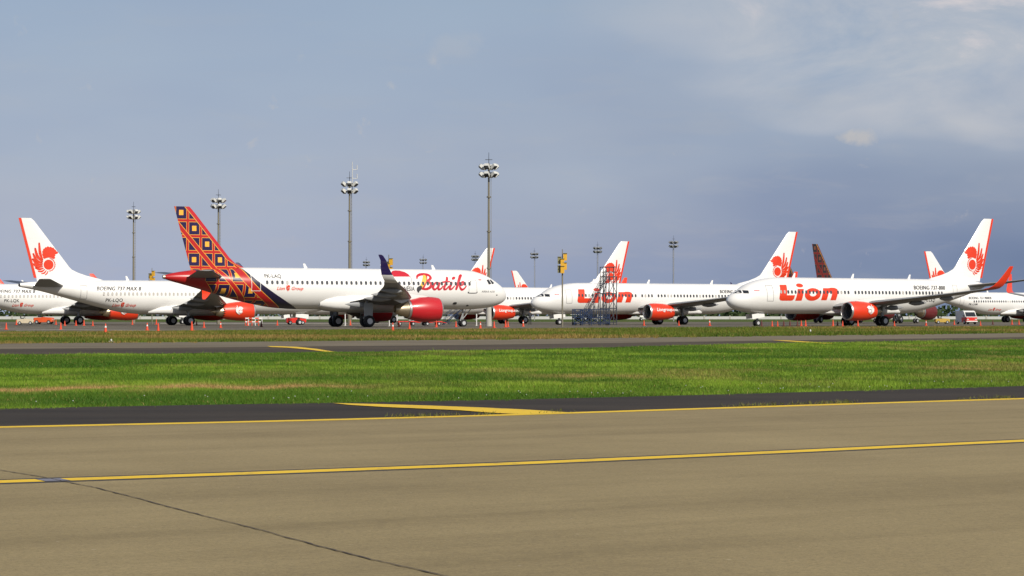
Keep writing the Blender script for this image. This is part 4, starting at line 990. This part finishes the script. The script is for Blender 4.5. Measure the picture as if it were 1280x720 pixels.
for k in range(6): p = MB(); p.box((-1.0 + .7 * k, 0, .97), (.66, 1.2, .05)); p.build('deck_plate', M['stair_blue'], pl, smooth=False)
for k, x in enumerate((-1.1, 2.8)):
    for y in (-.5, .5): t = MB(); h = MB(); wheel(t, h, (x, y, .16), .16, .1); w_o = t.build('caster', M['tyre'], pl)
st2 = empty('passenger_steps', at(556, 292), R(10), 'dark blue passenger steps beyond the nose wheels of the patterned-tail jet', 'steps'); steps(st2, 9, .26, .22, 1.3, 'stair_blue')
d_ = MB(); d_.box((2.9, 0, 2.0), (1.4, 1.4, .08)); d_.build('landing', M['stair_blue'], st2, smooth=False)

# ------------------------------------------------------------------ ramp vehicles
def tractor(px, d, rz, mat, lb, sc_=1.0, cat='tractor'):
    root = empty('tow_tractor', at(px, d), rz); root.scale = (sc_,) * 3
    b_ = MB(); b_.loft([[(x, s * w_, z) for s, z in ((-1, z0), (1, z0), (1, z1), (-1, z1))] for x, w_, z0, z1 in ((-1.35, .60, .35, .78), (-1.25, .68, .28, .90), (-.2, .70, .26, .92), (.0, .70, .26, .98), (1.15, .66, .28, .90), (1.32, .58, .36, .78))]); b_.build('body', M[mat], root, smooth=False)
    s_ = MB(); s_.box((-.45, 0, 1.02), (.5, 1.0, .14)); s_.box((-.72, 0, 1.25), (.12, 1.0, .5), ry=-.15); s_.build('seat', M['dark'], root, smooth=False)
    w_ = MB(); w_.tube((.05, .25, .95), (-.12, .25, 1.25), .025, .025, 6); w_.tube((-.10, .25, 1.22), (-.14, .25, 1.28), .18, .18, 12); w_.build('steering_wheel', M['dark'], root)
    for x in (-.85, .85):
        for y in (-.62, .62): t = MB(); h = MB(); wheel(t, h, (x, y, .28), .28, .2); q = t.build('wheel', M['tyre'], root); h.build('hub', M['hub'], q)
    for y in (-.4, .4): l = MB(); l.tube((1.3, y, .62), (1.36, y, .62), .08, .08, 10); l.build('headlight', M['lamp_white'], root)
    return tag(root, lb, cat, 'tow tractors on the apron')
tractor(31.5, 300, R(8), 'vehicle_beige', 'beige tow tractor under the wing at the left edge', .5 * 1.6)
tractor(55, 325, R(-5), 'vehicle_orange', 'orange-red low tractor beneath the lion-emblem tail at far left')
tractor(370, 300, R(12), 'vehicle_red', 'red tow tractor below the belly of the patterned-tail jet', .95)
tractor(1177.5, 345, R(4), 'vehicle_yellow', 'yellow tow tractor under the tail of the right Lion jet', .8)
vr = empty('van', at(1208, 318), R(-78), 'small white van with red front end behind the right Lion jet', 'van')
b_ = MB(); b_.loft([[(x, s * w_, z) for s, z in ((-1, z0), (1, z0), (1, z1), (-1, z1))] for x, w_, z0, z1 in ((-1.9, .78, .4, 1.7), (-1.75, .84, .32, 1.82), (.6, .84, .32, 1.86), (1.05, .82, .32, 1.72), (1.55, .80, .95, 1.05), (1.75, .78, .95, 1.0))]); b_.build('body', M['pole_white'], vr, smooth=False)
b_ = MB(); b_.loft([[(x, s * w_, z) for s, z in ((-1, .3), (1, .3), (1, .94), (-1, .94))] for x, w_ in ((.3, .85), (1.6, .83), (1.86, .76))]); b_.build('front_panel', M['vehicle_red'], vr, smooth=False)
g_ = MB(); g_.add([(1.10, -.70, 1.62), (1.10, .70, 1.62), (1.56, .72, 1.08), (1.56, -.72, 1.08), (1.12, -.70, 1.65), (1.12, .70, 1.65), (1.60, .72, 1.09), (1.60, -.72, 1.09)], [(0, 1, 2, 3), (4, 5, 6, 7), (0, 1, 5, 4), (1, 2, 6, 5), (2, 3, 7, 6), (3, 0, 4, 7)]); g_.build('windscreen', M['glass'], vr, smooth=False)
for y in (-.58, .58):
    l = MB(); l.box((1.88, y, .66), (.06, .26, .16)); l.build('headlight', M['lamp_white'], vr, smooth=False)
    l = MB(); l.box((1.2, y * 1.62, 1.15), (.12, .16, .2)); l.build('mirror', M['dark'], vr, smooth=False)
l = MB(); l.box((1.9, 0, .40), (.10, 1.6, .14)); l.build('bumper', M['pole_white'], vr, smooth=False)
for x in (-1.2, 1.15):
    for y in (-.74, .74): t = MB(); h = MB(); wheel(t, h, (x, y, .31), .31, .2); q = t.build('wheel', M['tyre'], vr); h.build('hub', M['hub'], q)
def dolly():
    root = empty('baggage_dolly', (0, 0, 0))
    for k in range(4): p = MB(); p.box((-.75 + .5 * k, 0, .52), (.47, 1.3, .05)); p.build('deck_board', M['plank'], root, smooth=False)
    p = MB()
    for y in (-.65, .65): p.box((0, y, .47), (2.1, .07, .1))
    for x in (-1.0, 1.0): p.box((x, 0, .47), (.07, 1.23, .1))
    p.build('frame', M['vehicle_red'], root, smooth=False)
    p = MB(); p.tube((1.0, 0, .45), (1.75, 0, .3), .035, .035, 6); p.build('drawbar', M['vehicle_red'], root)
    for x in (-.98,):
        for y in (-.6, 0, .6): p = MB(); p.tube((x, y, .5), (x, y, 1.25), .03, .03, 6); p.build('stake', M['pole_white'], root)
    for x in (-.7, .7):
        for y in (-.55, .55): t = MB(); h = MB(); wheel(t, h, (x, y, .22), .22, .12); q = t.build('wheel', M['tyre'], root); h.build('hub', M['hub'], q)
    return root
dl = dolly()
for i, (px, wh) in enumerate([(507, 'leftmost of the row'), (523, 'middle of the row'), (540, 'rightmost of the row')]):
    o = dl if i == 0 else copy_tree(dl); o.location = at(px, 272 - 2 * i); o.rotation_euler = (0, 0, R(8 + 5 * i)); tag(o, 'red-framed baggage dolly under the red nacelle, ' + wh, 'dolly', 'baggage dollies')

# ------------------------------------------------------------------ a ramp worker between the two jets
def person(loc, rz, lb):
    root = empty('person', loc, rz, lb, 'person')
    me = bpy.data.meshes.new('body'); V_ = [(0, 0, .98), (0, 0, 1.22), (0, .0, 1.42), (0, .01, 1.52), (.0, .0, 1.60), (0, -.01, 1.72), (.09, 0, .93), (.11, -.02, .50), (.12, .02, .09), (.13, -.12, .05), (-.09, 0, .93), (-.11, .0, .50), (-.12, .04, .09), (-.13, -.10, .05), (.19, 0, 1.40), (.25, .02, 1.14), (.25, -.10, .92), (.25, -.14, .84), (-.19, 0, 1.40), (-.25, .02, 1.14), (-.24, -.08, .90), (-.24, -.12, .82)]
    E_ = [(0, 1), (1, 2), (2, 3), (3, 4), (4, 5), (0, 6), (6, 7), (7, 8), (8, 9), (0, 10), (10, 11), (11, 12), (12, 13), (2, 14), (14, 15), (15, 16), (16, 17), (2, 18), (18, 19), (19, 20), (20, 21)]
    rad = [(.15, .11), (.14, .10), (.16, .10), (.06, .06), (.085, .10), (.07, .08), (.095, .095), (.065, .07), (.045, .05), (.04, .035), (.095, .095), (.065, .07), (.045, .05), (.04, .035), (.065, .065), (.048, .048), (.036, .036), (.035, .02), (.065, .065), (.048, .048), (.036, .036), (.035, .02)]
    me.from_pydata(V_, E_, []); o = link('body', me, root); me.materials.append(M['cloth_dark'])
    md_ = o.modifiers.new('skin', 'SKIN'); o.modifiers.new('sub', 'SUBSURF').levels = 1; o.modifiers['sub'].render_levels = 1
    for i, r in enumerate(rad): me.skin_vertices[0].data[i].radius = r
    me.skin_vertices[0].data[0].use_root = True
    hd = MB(); hd.loft([[(r * .8 * math.cos(a), r * math.sin(a) * .95 - .01, z) for a in np.linspace(0, 2 * math.pi, 14, endpoint=False)] for z, r in ((1.50, .05), (1.55, .09), (1.62, .105), (1.70, .10), (1.75, .07), (1.775, .02))]); hd.build('head', M['skin'], root)
    hr = MB(); hr.loft([[(r * .85 * math.cos(a), r * math.sin(a) + .015, z) for a in np.linspace(0, 2 * math.pi, 14, endpoint=False)] for z, r in ((1.66, .112), (1.72, .108), (1.77, .078), (1.795, .02))]); hr.build('hair', M['dark'], root)
    return root
person(at(662.5, 284), R(15), 'person in dark clothes standing between the two jet noses')

# ------------------------------------------------------------------ distance: boundary wall and tree belt
wl_ = empty('boundary_wall', (0, 905, 0), 0, 'low white boundary wall across the far airfield', 'wall')
for k in range(-26, 27):
    p = MB(); p.box((k * 10.0, 0, .55), (9.4, .25, 1.1)); p.build('wall_panel', M['wall_grey'], wl_, smooth=False)
    p = MB(); p.box((k * 10.0 + 5, 0, .7), (.5, .5, 1.4)); p.build('pier', M['concrete_post'], wl_, smooth=False)
def tree_belt():
    n = 9000; V_ = []; F_ = []
    x = rng.uniform(-330, 330, n); d = rng.uniform(930, 1010, n)
    top = 4.2 + 1.6 * np.sin(x * .045) + 1.2 * np.sin(x * .13 + 1) + .8 * np.sin(x * .31)
    z = rng.uniform(0, 1, n) ** .8 * top
    for i in range(n):
        s = random.uniform(.5, 1.5); a = Vector((random.gauss(0, 1), random.gauss(0, 1), random.gauss(0, 1))).normalized(); u = a.orthogonal().normalized(); v = a.cross(u)
        c = Vector((x[i], d[i], z[i])); k = len(V_)
        V_ += [tuple(c + u * s), tuple(c + v * s * .8), tuple(c - u * s), tuple(c - v * s * .8)]; F_.append((k, k + 1, k + 2, k + 3))
    mb = MB(); mb.v = V_; mb.f = F_; me = bpy.data.meshes.new('tree_belt'); me.from_pydata(V_, [], F_); me.materials.append(M['leaf'])
    o = link('tree_belt', me); tag(o, 'dark belt of far trees and shrubs along the airfield boundary', 'trees', None, 'stuff')
tree_belt()

# ------------------------------------------------------------------ grass
def vnoise(x, y, s, seed):                    # smooth value noise
    r = np.random.default_rng(seed); T_ = r.random((128, 128)); u = x / s + 1000; v = y / s + 1000
    i = np.floor(u).astype(int); j = np.floor(v).astype(int); fu = u - i; fv = v - j; fu = fu * fu * (3 - 2 * fu); fv = fv * fv * (3 - 2 * fv)
    g_ = lambda a, b_: T_[a % 128, b_ % 128]
    return (g_(i, j) * (1 - fu) + g_(i + 1, j) * fu) * (1 - fv) + (g_(i, j + 1) * (1 - fu) + g_(i + 1, j + 1) * fu) * fv
def blades(name, x, y, h, wd, colr, label, z0=-.03, lean=.35):
    n = len(x); a = rng.uniform(0, 2 * np.pi, n); la = rng.uniform(0, 2 * np.pi, n); lr = rng.uniform(.05, lean, n) * h * 1.6
    V_ = np.empty((n, 3, 3), np.float32)
    V_[:, 0] = np.stack([x - np.cos(a) * wd, y - np.sin(a) * wd, np.full(n, z0)], 1)
    V_[:, 1] = np.stack([x + np.cos(a) * wd, y + np.sin(a) * wd, np.full(n, z0)], 1)
    V_[:, 2] = np.stack([x + np.cos(la) * lr, y + np.sin(la) * lr, z0 + h], 1)
    me = bpy.data.meshes.new(name); me.vertices.add(n * 3); me.vertices.foreach_set('co', V_.ravel())
    me.loops.add(n * 3); me.loops.foreach_set('vertex_index', np.arange(n * 3, dtype=np.int32))
    me.polygons.add(n); me.polygons.foreach_set('loop_start', np.arange(0, n * 3, 3, dtype=np.int32)); me.update(calc_edges=True)
    at_ = me.color_attributes.new('Col', 'FLOAT_COLOR', 'POINT'); C_ = np.ones((n, 3, 4), np.float32); C_[:, :, :3] = colr[:, None, :]
    at_.data.foreach_set('color', C_.ravel()); me.materials.append(M['grass_blade'])
    o = link(name, me); return tag(o, label, 'grass', None, 'stuff')
def mixv(a, b_, t): return a + (b_ - a) * t[:, None]
def scatter(n, lo, hi, margin=260):           # positions spread evenly over the strip as the eye sees it
    px = rng.uniform(-margin, 1280 + margin, n); t = rng.random(n)
    cl_ = np.clip(px, 0, 1280); ya = np.interp(cl_, [p[0] for p in lo], [p[1] for p in lo]); yb = np.interp(cl_, [p[0] for p in hi], [p[1] for p in hi])
    ex = np.where(px < 0, px, np.where(px > 1280, px - 1280, 0.0)) * -.024; ya = ya + ex; yb = yb + ex * .6
    ya = ya + 1.6 * (vnoise(px, px * 0, 9.0, 21) - .5) + 1.2 * (vnoise(px, px * 0, 3.0, 22) - .5)
    ya_d = FPX * CAMH / (ya - YH); yb_d = FPX * CAMH / (np.maximum(yb, YH + 8) - YH)
    d = np.exp(np.log(ya_d) + (np.log(yb_d) - np.log(ya_d)) * t)
    return px, (px - 640) * d / FPX, d, t
px, x, y, t = scatter(620000, GRASS_EDGE, FAR_GRASS)
n1 = vnoise(x, y, 1.1, 1); n2 = vnoise(x, y, .35, 2); n3 = vnoise(x, y, 5.0, 3); n4 = vnoise(x, y * .35, 1.6, 4)
edge = np.interp(t, [0, .015, .05], [.35, .75, 1.0])
h = (.025 + .034 * n1 + .034 * n2 * rng.random(len(x))) * edge * np.interp(y, [26, 100], [1.0, 1.35]); tall = rng.random(len(x)) < .012; h = np.where(tall, h * 1.9, h)
py = YH + FPX * CAMH / y
green = mixv(np.array([[.080, .165, .012]]).repeat(len(x), 0), np.array([[.255, .385, .032]]).repeat(len(x), 0), np.clip(n1 * 1.0 + n2 * .7 - .45 + rng.uniform(-.25, .35, len(x)), 0, 1))
green = mixv(green, np.array([[.050, .130, .010]]).repeat(len(x), 0), np.clip((n3 - .45) * 2.4, 0, .75))
# mown hay left lying in streaks, and scorched patches towards the right
streak = np.exp(-((py - (486.5 - .012 * px + 1.6 * np.sin(px * .045))) / 2.6) ** 2) * np.interp(px, [-200, 0, 120, 300, 420, 520], [1, 1, .95, .8, .35, .05])
streak2 = np.exp(-((py - 470) / 2.6) ** 2) * np.interp(px, [600, 700, 730, 800, 840], [0, .25, .45, .3, 0]); streak3 = np.exp(-((py - 459.5) / 2.0) ** 2) * np.interp(px, [1120, 1180, 1215, 1260, 1300], [0, .5, .6, .3, .4])
dry = np.clip(np.maximum.reduce([streak, streak2, streak3]) * np.clip(vnoise(x, y * .5, .8, 31) * 2.2 - .15, 0, 1.3) * (.6 + .9 * n2) * 1.3, 0, 1)
patch = np.clip((n4 - .70) * 3.0, 0, .4) * np.interp(px, [0, 500, 900, 1280], [.35, .7, 1.0, 1.0]) * np.interp(t, [0, .12, .3, .85, 1], [.1, .35, 1, 1, .4])
dry = np.maximum(dry, patch * (rng.random(len(x)) < .8)); dry = np.where(rng.random(len(x)) < .05, np.maximum(dry, .8), dry)
straw = mixv(np.array([[.40, .22, .07]]).repeat(len(x), 0), np.array([[.58, .40, .17]]).repeat(len(x), 0), rng.random(len(x)))
colr = mixv(green, straw, dry); h = h * (1 - .35 * dry)
blades('mown_grass', x, y, h, .0048 * (y / 30) ** .75 * rng.uniform(.7, 1.5, len(x)), colr, 'wide strip of green mown grass between the two taxiways', lean=.6)
px, x, y, t = scatter(170000, VERGE_NEAR, VERGE_FAR)
n1 = vnoise(x, y, 3.0, 5); n2 = vnoise(x, y, 1.0, 6); n3 = vnoise(x * .5, y, 7.0, 7)
h = (.06 + .12 * n1 + .09 * n2 * rng.random(len(x))) * np.interp(px, [0, 400, 700, 1280], [.9, 1, 1.35, 1.5]) * np.interp(t, [0, .05, .9, 1], [.4, 1, 1, .7])
green = mixv(np.array([[.050, .110, .010]]).repeat(len(x), 0), np.array([[.150, .190, .018]]).repeat(len(x), 0), np.clip(n1 + rng.uniform(-.3, .3, len(x)), 0, 1))
straw = mixv(np.array([[.24, .125, .04]]).repeat(len(x), 0), np.array([[.46, .32, .10]]).repeat(len(x), 0), rng.random(len(x)))
dry = np.clip((n3 - .44) * 3.2, 0, .9) * (.4 + .8 * n2) + (rng.random(len(x)) < .15) * .5
blades('verge_grass', x, y, h, .010 * (y / 60) ** .8 * rng.uniform(.7, 1.5, len(x)), mixv(green, straw, np.clip(dry, 0, 1)), 'rough yellowing grass verge in front of the apron', lean=.6)
# tufts rooted in the pavement edge
tx = np.concatenate([rng.normal(c, s, k) for c, s, k in ((505, 10, 60), (525, 12, 70), (560, 8, 40), (610, 12, 60), (690, 14, 40), (930, 14, 90), (960, 10, 70), (1010, 16, 120), (1050, 12, 120), (1058, 4, 60), (1225, 14, 60), (1256, 8, 70))])
ty = np.interp(tx, [p[0] for p in EDGE_LINE], [p[1] for p in EDGE_LINE]) - rng.uniform(.5, 3.5, len(tx)); d = FPX * CAMH / (ty - YH)
blades('edge_tufts', (tx - 640) * d / FPX, d, rng.uniform(.01, .05, len(tx)), np.full(len(tx), .005), mixv(np.array([[.22, .18, .05]]).repeat(len(tx), 0), np.array([[.12, .16, .03]]).repeat(len(tx), 0), rng.random(len(tx))), 'scattered dry tufts along the yellow edge line', z0=-.004, lean=.8)
# small white flowers at the grass edge
fx = rng.uniform(0, 1280, 260); fy = np.interp(fx, [p[0] for p in GRASS_EDGE], [p[1] for p in GRASS_EDGE]) - rng.gamma(2.0, 1.6, 260) - 1; d = FPX * CAMH / (fy - YH)
w_keep = rng.random(260) < .4 * np.interp(fx, [0, 600, 760, 1100, 1280], [.15, .3, .8, .9, .6]); fb = MB()
for X_, D_ in zip(((fx - 640) * d / FPX)[w_keep], d[w_keep]):
    z = random.uniform(.03, .07); r = random.uniform(.006, .011); fb.add([(X_ - r, D_, z), (X_, D_ - r, z + .004), (X_ + r, D_, z), (X_, D_ + r, z + .004), (X_, D_, z + .008), (X_, D_, z - .006)], [(0, 1, 4), (1, 2, 4), (2, 3, 4), (3, 0, 4), (1, 0, 5), (2, 1, 5), (3, 2, 5), (0, 3, 5)])
fo = fb.build('small_flowers', M['pole_white'], smooth=False); tag(fo, 'tiny white flower heads along the near edge of the grass', 'flowers', None, 'stuff')
